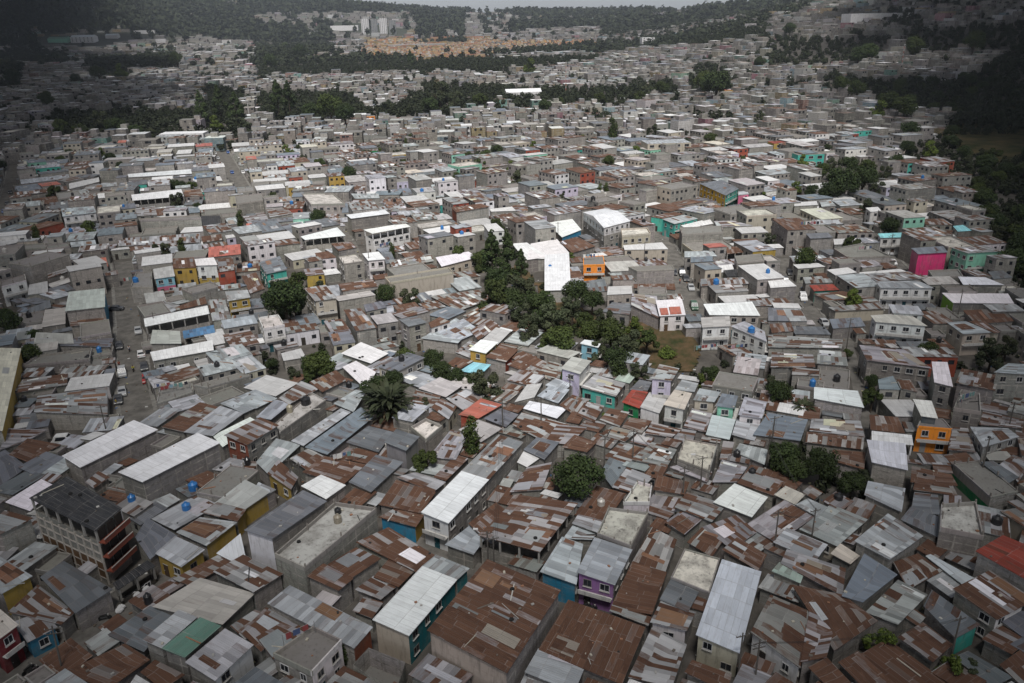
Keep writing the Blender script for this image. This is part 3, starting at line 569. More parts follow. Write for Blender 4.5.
DATA = """
z|29 498 67 476 122 508 95 531|9.5|D|gg6g|ox|tall unfinished block with black sheet roof, red railed balconies and stacked open floors
z|-20 530 5 510 34 518 0 534|6.5|r|gggg|x|
c0|-90 245 0 178 130 255 5 328|4|L|ggyg|n|yellow walled house with pale roof cut by the left edge, beside the black roofed block
c0|160 260 255 195 450 308 300 405|3.6|G|gggg||broad flat grey metal roof beside the alley, its wall half maroon and half cream
c0|30 400 150 290 300 400 245 450|3|r|gggg|x|
c0|50 440 170 395 230 460 110 522|2.9|r|ggBB||low house with bright blue wall on the lower left alley
c0|-90 450 0 388 75 450 -20 520|5.5|E|ggNN|n|two storey maroon house with white ledges in the lower left corner
c0|450 285 590 192 622 215 470 312|3|D|dddd|o|black awning roof over the shopfront at the foot of the tall unfinished block
c0|540 100 590 22 710 95 600 190|3.5|G|gggg|x|
c0|620 165 700 95 820 150 725 220|3.3|L|ggyy|n|mustard yellow corner house with pale metal roof beside the tall unfinished block
c0|705 80 800 20 950 40 825 135|3.4|L|ggyg|x|long mustard walled house with mixed grey sheets behind the yellow corner house
c0|800 0 870 -40 985 -10 950 38|3.4|r|ggyg|x|
c0|865 165 962 85 985 190 945 205|2.8|W|gggg|x|
c0|690 268 870 172 930 200 760 295|2.8|R|gggg|x|
c0|610 378 800 262 1020 325 890 450|3.2|P|gggg|x|wide pale grey sheet roof between the yellow corner house and the green roofed shed
c0|430 490 600 375 700 420 575 560|2.8|G|gggg|x|large slate grey low roof beside the lower left alley
c0|570 510 715 390 790 420 645 545|4.5|L|gggg|x|
c0|645 545 800 420 885 455 740 582|4.6|M|gggg|x|shed with faded green sheet roof and grey block wall near the bottom left
c0|740 600 900 465 1015 530 860 675|4.5|L|ggwg||white walled house with clean pale roof at the bottom edge, beside the green roofed shed
c0|920 455 1020 390 1100 420 980 510|3|r|gggg|x|
c0|255 640 500 525 600 590 430 710|3|Q|gggg|x|
c0|180 680 260 625 360 690 280 730|3.5|L|gggg|x|
c0|510 700 545 650 610 690 560 730|3|W|gggg|x|
c0|560 640 620 590 740 650 650 710|2.6|Q|gggg|x|
z|244 530 303 490 327 501 272 539|6.5|G|gggw|x|tall blank whitish block with ribbed grey roof left of the stained concrete slab house
z|275 557 335 505 377 511 305 571|5.5|C|gggg|t|block house with stained white concrete slab roof and small stair tower
c1|200 255 270 205 390 265 330 315|4|R|gggg|x|low block house with two rusty roof bays below the stained slab house
c1|285 210 400 140 500 185 385 262|4|R|gggg|x|
c1|400 120 530 60 720 175 640 240|3.5|R|gggg|x|
c1|470 260 540 175 655 215 570 300|3.2|Q|gggg|x|
c1|395 310 470 255 560 300 500 350|3|r|gggg|x|
c1|385 395 430 340 510 360 465 425|2.8|r|gggg|x|
c1|465 430 665 215 805 270 612 495|5|W|ggTe||long house with clean white roof and deep teal side wall near the bottom
c1|665 215 720 170 855 225 805 270|5|L|ggTg|x|
c1|45 365 135 292 468 460 392 545|4|L|ggOg|x|long blue grey metal roof with lined sheets above the blue water tank
c1|-60 480 40 380 150 430 20 560|3|r|gggg|x|
c1|70 580 230 470 345 525 225 655|4.5|c|ggwg|tn|house with dirty concrete deck and blue water tank at the bottom edge
c1|0 500 120 430 230 480 70 590|3.2|r|gggg|x|
c1|385 610 450 540 600 600 560 720|3|Y|gggg|x|bare walled concrete yard without roof left of the big rust roofed workshop
z|427 630 487 559 561 590 507 673|6|R|ggge|x|big rust roofed workshop with cream grey block walls at the bottom centre
c1|610 650 690 565 870 650 780 740|3|s|gggg|x|
c1|755 130 860 50 930 90 870 170|3|L|gggg|x|
c1|850 45 960 -40 1060 40 940 130|3.5|R|gggg|x|
c1|490 20 600 -40 680 0 640 60|3.2|R|ggyb||row house with rusty roof, cream wall and blue door above the narrow alley
b1|660 680 822 515 932 550 770 725|5.5|W|gggw|n|two storey white house with bright white roof and small square windows
b1|822 515 970 370 1070 400 932 550|5.5|s|gggg|x|long block house with patched rust and pale sheets behind the white two storey house
z|478 535 520 495 578 503 540 552|5|R|gggg|o|rust roofed house with dark open porch left of the bright blue house
c2|112 238 200 98 285 128 258 290|4|L|gggb|n|bright blue house with pale ribbed roof left of the purple house
c2|258 240 330 100 482 150 412 292|5|L|gggv|n|purple two storey house with patched light metal roof and a narrow balcony
c2|240 45 265 8 370 35 350 85|4.5|L|gggg|x|
c2|205 105 245 50 340 85 320 110|4|L|gggg|x|
c2|340 95 385 -10 545 10 475 145|5|C|gggg|x|block house with cream white slab roof behind the purple house
c2|395 380 480 200 620 240 560 410|3|Q|gggg|x|
c2|480 200 560 60 660 110 610 250|3|r|gggg|x|
c2|390 395 400 370 560 420 545 455|3.1|r|gggg|x|
c2|610 40 700 -20 760 30 690 90|3|r|gggg|x|
c2|700 120 760 60 860 90 800 180|3.1|R|gggg|x|
c2|760 60 900 10 980 80 880 150|3|r|gggg|x|
c2|840 150 900 100 1020 170 985 235|3|R|gggg|x|
c2|635 265 690 150 832 190 790 328|4|F|gggg|x|house with square cream concrete roof left of the long pale sheet roof
c2|590 350 635 268 750 315 705 400|3.6|G|gggg|x|
c2|552 440 595 355 735 400 700 475|3.4|s|gggw||small house with maroon and white striped sheets and a white front wall
c2|735 490 840 188 998 238 912 565|4.2|V|ggge||long pale blue white sheet roof over a front porch near the bottom right of centre
c2|105 550 225 350 535 460 440 690|3.2|Q|gggg|x|wide dark rust brown roof right of the big workshop
c2|50 640 105 545 300 600 250 720|3.3|L|gggg|x|
c2|465 660 560 460 700 530 640 700|3|s|gggg|x|
c2|690 640 720 590 880 650 860 720|3|R|gggg|x|
c3|20 120 75 62 240 130 190 195|3.5|L|gggg|x|
c3|250 165 290 125 368 175 330 208|3|E|gggg|x|
c3|50 205 75 148 312 225 298 335|3.4|s|gggg|x|
c3|15 235 45 200 145 245 130 285|3.6|m|gggg|x|
c3|95 290 300 330 440 435 265 555|3.4|Q|gggg|x|wide plain rust brown roof with a square white patch at the bottom right
c3|-70 480 10 330 165 395 130 625|3.5|u|ggww||long grey roof dotted with rust beside the wide plain rust roof
c3|130 600 165 395 270 440 235 580|3.5|R|gggg|x|
c3|345 115 480 5 622 95 488 190|4.5|L|gggg|x|large clean silver grey roof right of the overgrown lot
c3|295 335 385 165 518 250 380 360|4|K|gggg|x|five sided pale slate roof below the large silver roof
c3|530 30 570 -20 690 20 680 100|4|G|gggg|x|
c3|685 75 690 -20 830 -30 860 110|5.5|C|gggg|xt|concrete house with heavily stained and peeling slab roof near the right edge
c3|830 155 940 92 1200 200 1060 285|5.5|T|gggg|x|tall block walled hall with red sheet roof at the right edge
c3|630 175 650 168 858 282 798 305|3|V|gggg|x|
c3|500 200 600 165 700 235 560 310|3|R|gggg|x|
c3|390 400 520 270 640 330 520 450|3|s|gggg|x|
c3|622 375 655 310 850 450 750 505|3.3|G|ggtg|x|flat grey roof with a teal parapet wall near the lower right corner
c3|520 500 620 440 740 530 660 600|3|R|gggg|x|
c3|740 580 800 555 980 660 900 700|3|G|gggg|x|
c3|925 610 1010 550 1100 640 1020 700|3|R|gggg|x|
c3|925 430 1010 390 1100 440 1020 500|3|G|gggg|x|
c3|280 600 360 555 500 680 400 720|3|R|gggg|x|
c3|160 620 235 580 340 690 260 720|3|Q|gggg|x|
b0|-120 20 85 25 10 355 -160 340|6|E|gygg|x|hall with long pale cream roof and ochre side wall on the left edge
b0|50 205 90 150 272 125 268 170|3.5|r|gggg|x|
b0|90 100 150 60 370 30 360 75|3.5|c|gggg|x|
b0|150 10 250 -10 455 -15 440 20|3.5|G|gggg|x|
b0|135 280 150 215 430 180 430 290|3.6|s|gggg|x|block house with grey and rust sheet roof just above the parked white off road car
b0|0 430 30 345 190 350 100 400|3|s|gggg|x|
b0|35 450 110 385 245 410 110 480|3|Q|gggg|x|
b0|70 500 185 438 270 465 145 535|3|G|gggg|x|
b0|-60 470 20 430 110 500 -20 590|3|G|gggg|x|
b0|20 640 165 548 220 575 120 675|3|W|gggg|x|
b0|247 455 535 312 632 350 320 502|5|W|gggg|x|long warehouse with plain white roof and grey block side just below the left street
b0|472 520 790 363 882 402 568 560|7|W|gggg|x|tall pale block building with white roof notched at its front corner
b0|340 560 395 515 440 540 375 585|4|r|gggg|x|
b0|645 340 800 240 885 262 735 360|4|R|gggg|x|
b0|735 360 880 255 975 285 850 375|4|L|gggg|x|
b0|880 245 1020 190 1105 225 975 285|4|L|gggg|x|
b0|850 375 1000 300 1040 322 890 420|3.4|W|gggg|x|
z|224 435 260 417 279 425 247 445|5.5|r|gggO|n|red brick two storey house with rust striped grey roof right of the notched white building
b0|600 40 850 -8 855 32 612 75|4|W|gggg|n|block house with long white roof lying beside the left street
b0|620 140 760 95 850 115 700 160|3|R|gggg|x|
b0|625 250 640 185 770 165 775 200|3.5|c|gggg|t|block terrace hung with laundry beside the left street
b0|775 175 960 125 1005 135 830 185|4.5|c|gggg|x|
b0|595 640 680 605 722 630 655 668|2.5|L|gggg|x|
b0|850 650 980 550 1080 600 950 690|3.3|P|ggyg|x|
b1|-80 250 0 190 85 225 0 265|4|L|gggg|x|
b1|90 225 180 155 255 185 130 250|4|s|gggg|x|
b1|0 300 75 230 140 245 60 310|4|L|gggg|x|
b1|75 330 225 205 280 235 95 365|4|C|gggg|x|flat concrete deck with a black and a beige water tank on it
b1|-60 400 10 310 75 325 -10 410|4|r|gggg|x|
b1|212 160 320 112 365 150 265 200|4|R|gggg|x|
b1|340 45 420 0 530 45 460 85|3.5|W|gggg|x|
b1|345 100 400 75 480 120 440 190|3|W|gggg|x|
b1|140 395 340 265 380 280 190 415|3.2|L|gggg|x|
b1|195 420 420 260 470 300 285 450|3.2|K|gggg|x|long slate blue roof running up to the banana trees
b1|310 245 400 190 440 200 390 280|3|L|gggg|x|
b1|0 480 80 385 180 410 50 530|3|L|gggg|x|
b1|135 465 210 425 270 455 200 510|3|r|gggg|x|
b1|185 520 270 455 440 490 350 570|3|R|gggg|x|
b1|360 400 450 335 550 360 490 440|3.2|G|gggg|x|
b1|512 400 560 348 655 378 600 435|5.5|G|GGGG|x|small box tower clad in grey sheet, rising above the grey roofs near the banana trees
b1|370 560 480 450 590 480 460 600|3.5|G|gggg|x|
b1|180 575 260 530 360 572 280 628|5|W|gggg|x|small block house with a bright white roof left of the big stained slab house
b1|45 525 90 470 170 540 140 590|3|r|gggy|n|small yellow fronted house with dark door and mottled roof
b1|-10 590 10 560 80 590 0 640|3|L|gggg|x|
b1|490 650 560 550 720 600 660 685|3.5|Q|gggg|x|wide chocolate brown rusted roof left of the white two storey house
b1|560 540 640 520 760 560 710 600|3.3|s|gggg|x|
b1|710 540 800 450 850 465 760 555|3|R|gggg|x|
b1|690 460 780 350 850 370 800 470|3.3|s|gggg|x|
b1|620 350 680 315 745 345 680 400|3.5|F|gggg|x|
b1|810 350 890 310 985 345 900 400|3.3|P|gggg|x|
b1|810 290 900 225 985 250 890 305|3.3|t|gggn|x|low house with faded red painted roof beside the street lamp
b1|910 305 980 265 1050 290 1000 340|3.2|G|gggg|x|
b1|760 225 840 185 930 215 830 275|3.2|s|gggg|x|
b1|610 250 640 190 740 215 720 260|3.2|r|gggg|x|
b1|700 260 740 225 805 255 770 310|3.2|r|ggeg|x|
b1|560 145 640 115 730 140 660 185|3.3|L|gggg|x|
b1|650 185 735 140 825 175 760 220|3.3|P|gggg|x|
b1|815 115 870 80 940 90 900 130|3|A|gggg|x|small house with bright aqua blue roof among the trees
b1|850 30 900 -10 970 0 920 45|5|W|ggyy|n|two storey ochre house with white roof above the aqua roof
b1|915 60 980 10 1050 30 1000 80|4|R|ggng|x|
b1|760 90 800 60 870 75 820 105|2.6|R|gggg|x|
b1|100 45 180 25 200 60 110 75|3|W|gggg|x|
b2|-20 90 60 45 140 80 80 130|3|R|gggg|x|
b2|100 130 150 75 205 90 190 150|3|r|ggkg|x|
b2|195 105 240 58 318 75 272 128|5.5|P|gwwl|n|two storey lavender house with plain pale roof beside the pole
b2|272 5 290 -10 360 0 345 22|5|W|ggqq|n|sky blue upright house with white roof beside the dark trees
b2|275 180 330 130 455 165 415 218|3|s|gggt|n|row house with rust striped roof and teal front
b2|410 150 440 120 500 130 470 165|3|m|gggg|x|
b2|440 240 480 190 545 200 510 265|3.3|T|ggGU|n|small house with red roof and emerald green front
b2|470 190 510 150 560 160 540 200|3|G|gggg|x|
b2|555 145 590 88 670 105 640 155|7|s|gggl|n|three storey lilac house with half white half rusty roof
b2|512 260 550 200 625 215 590 285|3.2|W|gggw|x|
b2|605 250 650 190 720 205 690 270|5.5|E|gggw|n|two storey white house with cream edged roof right of the lilac house
b2|650 190 680 150 745 165 730 200|3|L|gggg|x|
b2|725 230 750 185 835 200 810 240|5|L|ggee|n|cream grey two storey house with a metal roof between the white and the mint houses
b2|685 340 720 265 800 285 775 360|3|s|gggg|x|
b2|775 370 800 290 895 310 870 390|3|V|gggg|x|
b2|815 255 840 205 905 215 890 265|5|K|ggmm|n|mint green two storey house with two dark windows
b2|905 290 930 218 1020 240 1000 305|4.5|L|ggew|n|
b2|880 370 900 305 1000 325 970 395|3|L|gggg|x|
b2|45 265 70 235 220 265 180 305|3|W|gggg|x|low house under a bright white sheet roof behind the utility pole
b2|100 215 150 175 230 190 185 245|3.3|L|gggg|x|
b2|10 240 60 170 120 165 90 220|3|W|gggg|x|
b2|190 250 240 210 310 230 260 300|3|R|gggg|x|
b2|260 290 300 235 370 255 330 320|3|r|gggg|x|
b2|350 310 390 265 470 280 430 340|3|R|gggg|x|
b2|440 340 470 300 560 315 520 365|3|R|gggg|x|
b2|530 365 560 320 680 350 640 380|3|s|gggg|x|
b2|0 330 40 280 230 330 130 400|3.2|R|gggg|x|wide rusty roof left of centre, below the white sheet roof
b2|130 400 180 330 300 340 230 410|3|r|gggg|x|
b2|45 430 100 380 190 400 130 470|3.3|G|gggg|x|
b2|20 480 50 430 110 465 60 500|3|W|gggg|x|
b2|-10 600 60 500 160 480 120 590|3|r|gggg|x|
b2|60 670 120 610 240 650 190 720|4.5|R|gggg|x|rust roofed block house in front of the big round tree
b2|200 420 250 370 340 400 300 440|3|R|gggg|x|
b2|350 370 400 335 500 360 450 400|3|s|gggg|x|
b2|355 520 390 460 465 490 400 580|3|G|gggg|x|plain grey roof right of the big round tree
b2|400 580 460 500 565 540 500 610|3|s|gggg|x|
b2|480 470 560 400 660 430 620 500|3|r|gggg|x|
b2|660 470 690 390 822 415 790 520|4.5|F|gggg|x|square cream white roof standing above the patched rusty roofs
b2|565 590 580 530 710 560 690 610|3.5|Q|gggg|x|
b2|630 500 700 480 800 520 780 560|3|s|gggg|x|
b2|445 650 500 565 560 580 550 650|4|C|wwww|x|
b2|650 660 700 600 860 650 800 720|3.3|r|gggg|x|
b2|805 640 890 565 1024 620 960 700|3.5|W|gggg|x|broad bright white sheet roof right of centre
b2|890 440 910 405 1024 430 1010 490|3|L|gggg|x|
b2|830 470 845 395 890 400 870 470|3|r|gggg|x|
b2|800 560 840 470 940 500 900 560|3|s|gggg|x|
b3|0 20 0 -30 300 -10 295 25|3.5|s|gggg|x|
b3|195 85 200 30 310 40 320 95|4|s|gggg|x|
b3|10 100 15 40 180 50 190 100|4|r|gggg|x|
b3|95 130 100 100 205 110 205 135|4|r|gggg|n|
b3|183 225 185 180 360 195 385 262|4.5|W|gggg|x|block house with white roof edged in red beside the stepped alley
b3|165 355 175 305 370 315 388 380|3|s|gggg|x|
b3|150 400 155 358 385 382 380 430|3|R|gggg|x|
b3|240 470 260 430 390 440 385 510|3|Q|gggg|x|
b3|-60 370 0 282 160 310 130 395|3|K|gggg|x|plain slate grey roof beside the dark trees on the right
b3|365 12 545 30 655 105 395 72|6|s|gggg|n|long two storey grey block house with three square windows
b3|440 150 500 135 530 190 445 187|5.5|K|gggg|n|
b3|515 150 570 150 600 200 530 185|5|r|gggg|x|
b3|655 78 718 80 740 178 665 160|7.5|W|gggg|n|tall narrow block house with two white roof sheets
b3|580 228 655 235 680 305 612 295|6.5|W|gg4g|x|tall narrow house with white roof and navy top wall behind the orange house
b3|610 310 700 310 737 352 597 340|5|c|ggog|n|orange two storey house with white ledges and dark windows
b3|570 560 575 495 735 530 760 575|3|Q|gggg|x|
b3|580 590 590 550 740 575 760 615|3|r|gggg|x|
b3|395 390 550 405 560 512 415 480|5.5|V|gggg|x|block house with smooth white blue roof left of the orange house
b3|405 290 520 300 550 365 410 350|3.5|R|gggg|x|
b3|415 355 575 372 582 412 415 397|4.3|W|ggwg|o|white open fronted house directly above the smooth white blue roof
b3|385 610 400 555 550 585 535 680|3.5|L|gggg|x|wavy silver sheet roof with two dark skylights
b3|740 275 770 200 845 215 850 290|5|c|gggg|tn|small block house with laundry and junk on its flat roof
b3|905 120 960 85 1060 90 1050 130|8|L|gggg|n|tall grey house with white ledges on the right edge
b3|808 338 960 345 1005 378 860 420|4.5|L|gggg|n|
b3|845 330 860 275 1024 310 1020 345|3.3|r|gggg|x|
b3|720 430 740 340 800 345 830 440|3.2|s|gggg|x|
b3|740 490 850 475 1000 600 890 625|3.2|c|ggg7|x|unfinished concrete shell with a bright green wall near the right edge
b3|850 480 900 475 1005 540 960 565|3.3|G|gggg|x|
b3|925 490 980 450 1060 480 1000 560|3|s|gggg|x|
b3|570 683 585 600 680 610 690 690|3|G|gggg|x|
b3|25 610 70 575 150 610 110 650|3|E|gggg|x|
b3|110 650 160 625 240 660 200 700|3|L|gggg|x|
a0|525 95 725 72 735 100 530 118|6|W|gggg|o|long open topped block house with a white roof left of the upper street
a0|730 75 800 70 815 100 740 102|4.5|R|gggg|x|
a0|815 82 900 78 925 105 820 110|4|R|ggng|x|
a0|510 12 765 -8 770 10 515 25|4|W|gggg|x|
a0|750 32 880 20 890 38 755 46|4|W|gggg|x|
a0|80 35 275 12 278 28 85 52|4.5|L|gggg|x|
a0|275 50 395 25 398 42 278 72|4|W|gggg|x|
a0|395 0 462 -2 464 20 400 24|4.5|L|ggyg|n|
a0|405 48 475 43 475 58 407 65|4|L|gggg|x|
a0|55 85 265 60 272 75 60 100|5|r|gggg|x|
a0|245 150 375 140 385 165 250 182|6|L|ggwg|n|white grey house with balconies in the upper left rows
a0|60 235 190 200 255 205 130 238|4|Q|ggng|x|
a0|0 275 70 268 75 285 0 300|5|W|gggg|x|
a0|75 300 180 292 185 310 80 318|6|c|gggg|x|
a0|185 300 275 290 280 305 190 315|6|c|gggg|x|
a0|280 285 380 275 385 292 285 305|5.5|L|gggg|x|
a0|190 410 285 375 290 395 192 430|4.5|r|gggg|x|
a0|280 418 375 402 372 425 282 437|4|R|ggpg|n|small house with a magenta front and rusty roof left of the left street
a0|385 412 470 395 475 412 390 424|4|r|gggg|x|
a0|0 445 100 415 105 440 5 465|6|c|gwwg|n|white house with flat roof and dark windows on the left edge
a0|115 455 190 440 192 485 112 495|3.5|W|gggg|x|
a0|115 550 200 515 205 545 115 570|3.5|G|gggg|x|
a0|260 560 275 483 420 468 420 543|7|H|ggBg|x|tall house with pale sheet roof and blue band below it, left of the left street
a0|280 620 285 585 425 575 425 610|4|R|gggg|x|
a0|165 625 180 555 262 545 262 610|4|P|gggg|x|
a0|135 690 145 645 290 650 295 690|4|P|gggg|x|
a0|522 470 545 410 608 405 612 470|4.5|c|gggg|t|
a0|612 392 690 378 700 420 618 432|5.5|P|gg2g|n|house with aqua upper wall over a pink lower wall right of the left street
a0|690 350 775 345 785 385 692 390|6|R|ggyg|n|
a0|778 352 855 345 870 375 785 378|8|W|gg1g|n|narrow house with white upper floor over yellow lower floor
a0|862 350 930 345 940 395 870 405|6|r|ggng|x|
a0|540 150 620 140 628 175 548 180|7|s|gggg|n|
a0|555 195 795 180 805 192 560 202|6|c|gggg|x|
a0|455 210 545 200 550 215 460 225|6|R|gggg|x|
a0|470 270 800 248 800 285 475 300|3.5|s|gggg|x|
a0|515 303 700 287 712 300 520 320|3.2|R|gggg|x|
a0|805 262 885 252 890 275 810 285|5|R|gggg|x|
a0|900 258 940 252 944 264 905 270|5|W|gglg|n|
a0|940 105 1050 92 1060 120 945 135|7|c|gggg|t|big grey block building with a green terrace beside the upper street
a0|900 190 955 180 970 210 915 215|3|L|gggg|x|
a0|800 180 880 178 885 220 802 222|3|D|gggg|x|
a0|575 590 830 538 838 570 580 622|6|W|gggg|o|long open terrace house with narrow white roof at the left street
a0|730 640 855 615 860 645 735 670|3.5|b|gggg|o|
a0|700 545 820 502 828 530 705 557|4|R|gggg|x|
a0|830 515 900 510 925 590 850 600|4|s|gggg|x|
a0|900 482 990 475 1002 505 910 520|6|L|ggyg|n|ochre two storey house with pale roof in the left middle
a0|965 420 1024 405 1060 470 1000 490|4|R|gggg|x|
a0|600 690 610 635 720 640 725 690|4|H|ggtg|x|
a1|465 45 600 30 630 42 480 52|4|c|gglg|n|long low pale pink house in the upper middle
a1|750 85 805 80 835 105 790 112|5|W|gggg|x|
a1|790 35 960 5 962 22 800 50|4.5|R|ggng|n|brick red house with arcade in the upper middle
a1|183 95 305 92 357 135 220 138|6.5|C|gggg|n|bulky grey two storey block house with pale flat roof
a1|380 90 490 90 495 108 395 110|6|L|gggg|x|
a1|575 102 670 95 695 115 600 125|5|W|gggg|o|
a1|700 55 795 45 800 62 705 72|4.5|L|ggmg|n|
a1|705 118 745 108 768 130 720 140|4.5|W|gwtg|x|
a1|360 175 515 155 535 170 380 190|7|W|gggg|x|tall windowless block house with long white roof
a1|560 160 650 155 672 172 575 180|6|L|gggg|o|
a1|430 235 595 208 618 222 465 250|8|W|wwww|on|big bright white house with open pillared top floor and one tall window
a1|178 262 325 225 358 258 195 275|6.5|W|gggg|o|grey house topped by a wide white canopy left of the big white house
a1|40 150 120 145 148 170 55 185|6|r|gggg|x|
a1|300 290 380 283 402 305 330 320|5|R|gggg|x|
a1|235 328 290 320 322 345 250 352|5|R|ggwg|n|
a1|330 345 400 335 430 362 350 374|6|C|gggg|n|grey block house with a strip of dark windows above the car yard
a1|425 330 490 322 517 352 448 358|6.5|W|wwww|n|narrow white two storey house beside the pole above the car yard
a1|590 288 650 278 677 305 620 315|4|R|gggg|n|
a1|500 325 540 322 560 365 520 370|3.6|G|gggg|x|
a1|530 358 700 330 712 360 545 390|3.8|r|gggg|x|
a1|718 345 850 322 885 345 742 382|4|W|eeee|n|cream house with long bright white roof beside the pine trees
a1|515 430 770 390 790 410 535 452|6|c|eeee|x|massive beige block building with flat roof left of the wooded hollow
a1|545 512 640 498 660 520 575 540|3|R|gggg|x|
a1|695 500 890 475 945 510 810 560|3|r|gggg|x|broad red brown rusty roofs bordering the wooded hollow
a1|710 268 770 258 798 285 740 297|4|L|ggwg|x|
a1|780 145 900 130 935 142 800 165|7|R|gggO|x|tall block house with brick red side wall
a1|910 215 960 208 995 238 930 243|5|W|wwww|n|
a1|935 152 1024 142 1040 158 940 162|4|W|gggg|x|
a1|0 290 150 270 180 288 20 305|6|R|gggg|x|
a1|10 365 95 340 125 395 40 412|5|G|ggtt|n|dark roofed house with turquoise wall beside the dark tree
a1|190 468 280 455 325 508 235 520|7.5|r|ggee|n|three storey buff house with rust striped roof beside the dark tree
a1|270 600 345 590 380 640 300 650|4|r|gggg|x|
a1|350 555 420 548 485 625 400 640|6.5|r|gggg|x|block house with rust roof and two white skylights
a1|430 535 500 520 525 545 440 562|5|G|gggg|x|
a1|570 592 640 580 685 605 610 622|7|G|gggg|n|tall grey block house with dark flat roof above the rusty roofs
a1|690 608 735 583 778 602 700 628|5|R|wwww|n|
a1|720 640 830 590 900 640 800 683|3|L|gggg|x|
a1|895 683 960 625 1020 640 960 700|3.5|W|gggg|x|
a1|10 592 90 580 115 620 30 637|6|C|wwww|n|small white flat roofed house below the dark tree
a1|190 392 260 385 275 412 200 418|4.5|r|ggyg|x|
a2|283 165 370 150 475 200 368 228|8.5|W|3333|gn|largest grey hall with white gabled roof near the centre
a2|435 237 540 232 555 255 440 265|6.5|F|eeee|n|beige two storey house with three dark windows right of the grey hall
a2|445 297 600 285 625 312 450 315|4.5|W|eeee|x|
a2|285 345 365 340 372 376 285 378|5.5|c|oooo|tn|bright orange house with a roof terrace at the centre
a2|60 355 75 290 180 272 232 330|4|W|gggg|x|
a2|0 290 60 286 155 350 50 352|4.2|W|gkgg|x|bright white sheet roof with lime green posts behind the pines
a2|130 335 228 328 236 475 130 478|4|W|gggg|x|long dazzling white roof left of the orange house
a2|140 208 240 190 278 235 200 265|4.5|W|ggbg|x|
a2|190 282 260 262 335 300 240 328|4|Q|gggg|x|round edged rusty brown roof beside the dazzling white roof
a2|55 235 105 230 110 242 60 247|4.5|r|ggrg|x|
a2|750 50 840 35 908 70 855 98|7|G|ggtY|n|three storey house, ochre on one side and turquoise on the other
a2|905 82 940 78 948 92 905 97|5.5|L|ggpg|x|
a2|600 192 690 175 745 190 650 212|5.5|L|gttt|n|turquoise house with light roof at the top of the middle street
a2|555 182 640 162 690 172 600 190|5|R|gttt|n|
a2|675 218 790 190 805 210 700 230|4|W|gggg|x|
a2|670 232 840 225 845 250 680 260|6|c|gggg|x|
a2|808 200 880 198 965 218 820 224|6|s|gggg|x|
a2|465 385 640 378 650 395 500 402|6|c|gggg|x|flat roofed house with smooth light grey front wall beside the middle street
a2|475 452 650 450 655 475 480 467|3|R|gggg|x|
a2|380 495 385 462 478 458 482 490|4|W|gggg|x|
a2|290 440 370 430 385 480 300 485|3|G|gggg|x|
a2|360 562 400 525 485 530 470 575|3|G|gggg|x|
a2|475 535 480 490 580 500 590 590|3.5|s|gggg|x|
a2|575 517 680 512 695 575 590 580|4.5|W|wwww|n|small white chapel like house with an arched door and red roof patches
a2|690 322 800 318 820 340 690 345|5|L|gggg|x|
a2|715 345 800 340 810 360 715 365|5|K|gggg|x|
a2|810 380 880 372 890 400 820 407|4|W|gggg|x|
a2|845 397 920 390 930 420 860 422|4|D|gggg|x|
a2|750 432 940 425 950 450 755 460|4|r|gggg|x|
a2|765 532 960 522 993 578 790 575|6|W|gggg|n|block house with wide white roof at the lower end of the middle street
a2|755 585 870 580 875 620 760 625|6|P|wwww|tn|white house with crowded laundry balconies above the small wood
a2|875 620 930 600 1010 640 1020 683|5.5|L|wwww|n|
a2|855 305 920 300 925 325 860 332|5|R|gggg|o|
a2|890 345 1000 335 1010 360 900 372|6|c|gggg|x|
a3|105 125 195 120 200 135 105 140|6|W|gggg|x|
a3|205 120 250 115 272 138 215 144|6|L|gggg|x|
a3|250 115 330 110 375 135 290 140|4|L|gggg|x|
a3|175 195 285 193 300 212 180 214|5.5|L|gggg|x|
a3|0 190 60 185 72 208 10 214|4|K|gggg|x|
a3|390 147 440 143 455 160 410 163|5.5|W|wwww|n|
a3|150 250 240 246 260 265 170 270|7|G|gggg|x|grey block house with slate roof and flower pots on its terrace
a3|262 272 360 268 380 290 265 294|4|W|gggg|x|
a3|440 250 540 246 565 264 450 267|6|A|wwww|n|white house with pale aqua roof left of the magenta house
a3|262 315 380 292 490 345 320 352|5|c|gggg|t|
a3|572 308 700 300 720 325 600 332|7.5|K|ppMp|x|bright magenta pink house with a grey roof near the right edge
a3|550 127 620 120 680 138 600 150|4|E|gggg|x|
a3|630 102 700 95 730 105 660 116|4|K|gggg|x|
a3|615 192 700 190 740 215 630 214|5|R|gggg|x|
a3|740 220 780 215 815 238 760 242|5|A|gggg|x|
a3|745 335 835 330 848 345 760 347|5|r|OOOO|x|raw brick house right of the magenta house
a3|235 395 320 385 355 405 270 417|5.5|W|gggg|x|
a3|0 440 80 432 115 460 10 467|5.5|W|gggg|x|
a3|100 374 200 368 230 382 120 390|4.5|W|gggg|x|
a3|85 340 215 335 250 355 100 362|4|L|gggg|x|
a3|165 457 260 452 285 475 185 480|3.5|T|ggtg|x|low house with dark red roof beside the right street
a3|140 425 240 418 260 445 150 450|3.5|s|gggg|x|
a3|430 442 600 438 665 468 450 467|6|L|wwww|n|long white house with a row of dark windows on its right half
a3|760 422 870 425 945 455 780 454|5|W|gggg|x|
a3|880 402 940 398 978 425 900 432|5|G|gggg|x|
a3|695 487 960 490 985 530 740 527|4.5|W|gggk|x|long white roofed house with lime green and yellow front on the right
a3|860 532 990 532 1030 560 900 562|4.5|L|gggg|x|
a3|780 557 940 550 985 600 830 612|3.5|Q|gggg|x|
a3|410 577 560 567 638 620 430 603|6|P|wwww|n|pale grey house with rounded balcony beside the right street
a3|480 532 600 540 625 575 500 567|7|L|wwww|n|
a3|715 605 790 600 900 645 780 652|5.5|L|eeee|n|
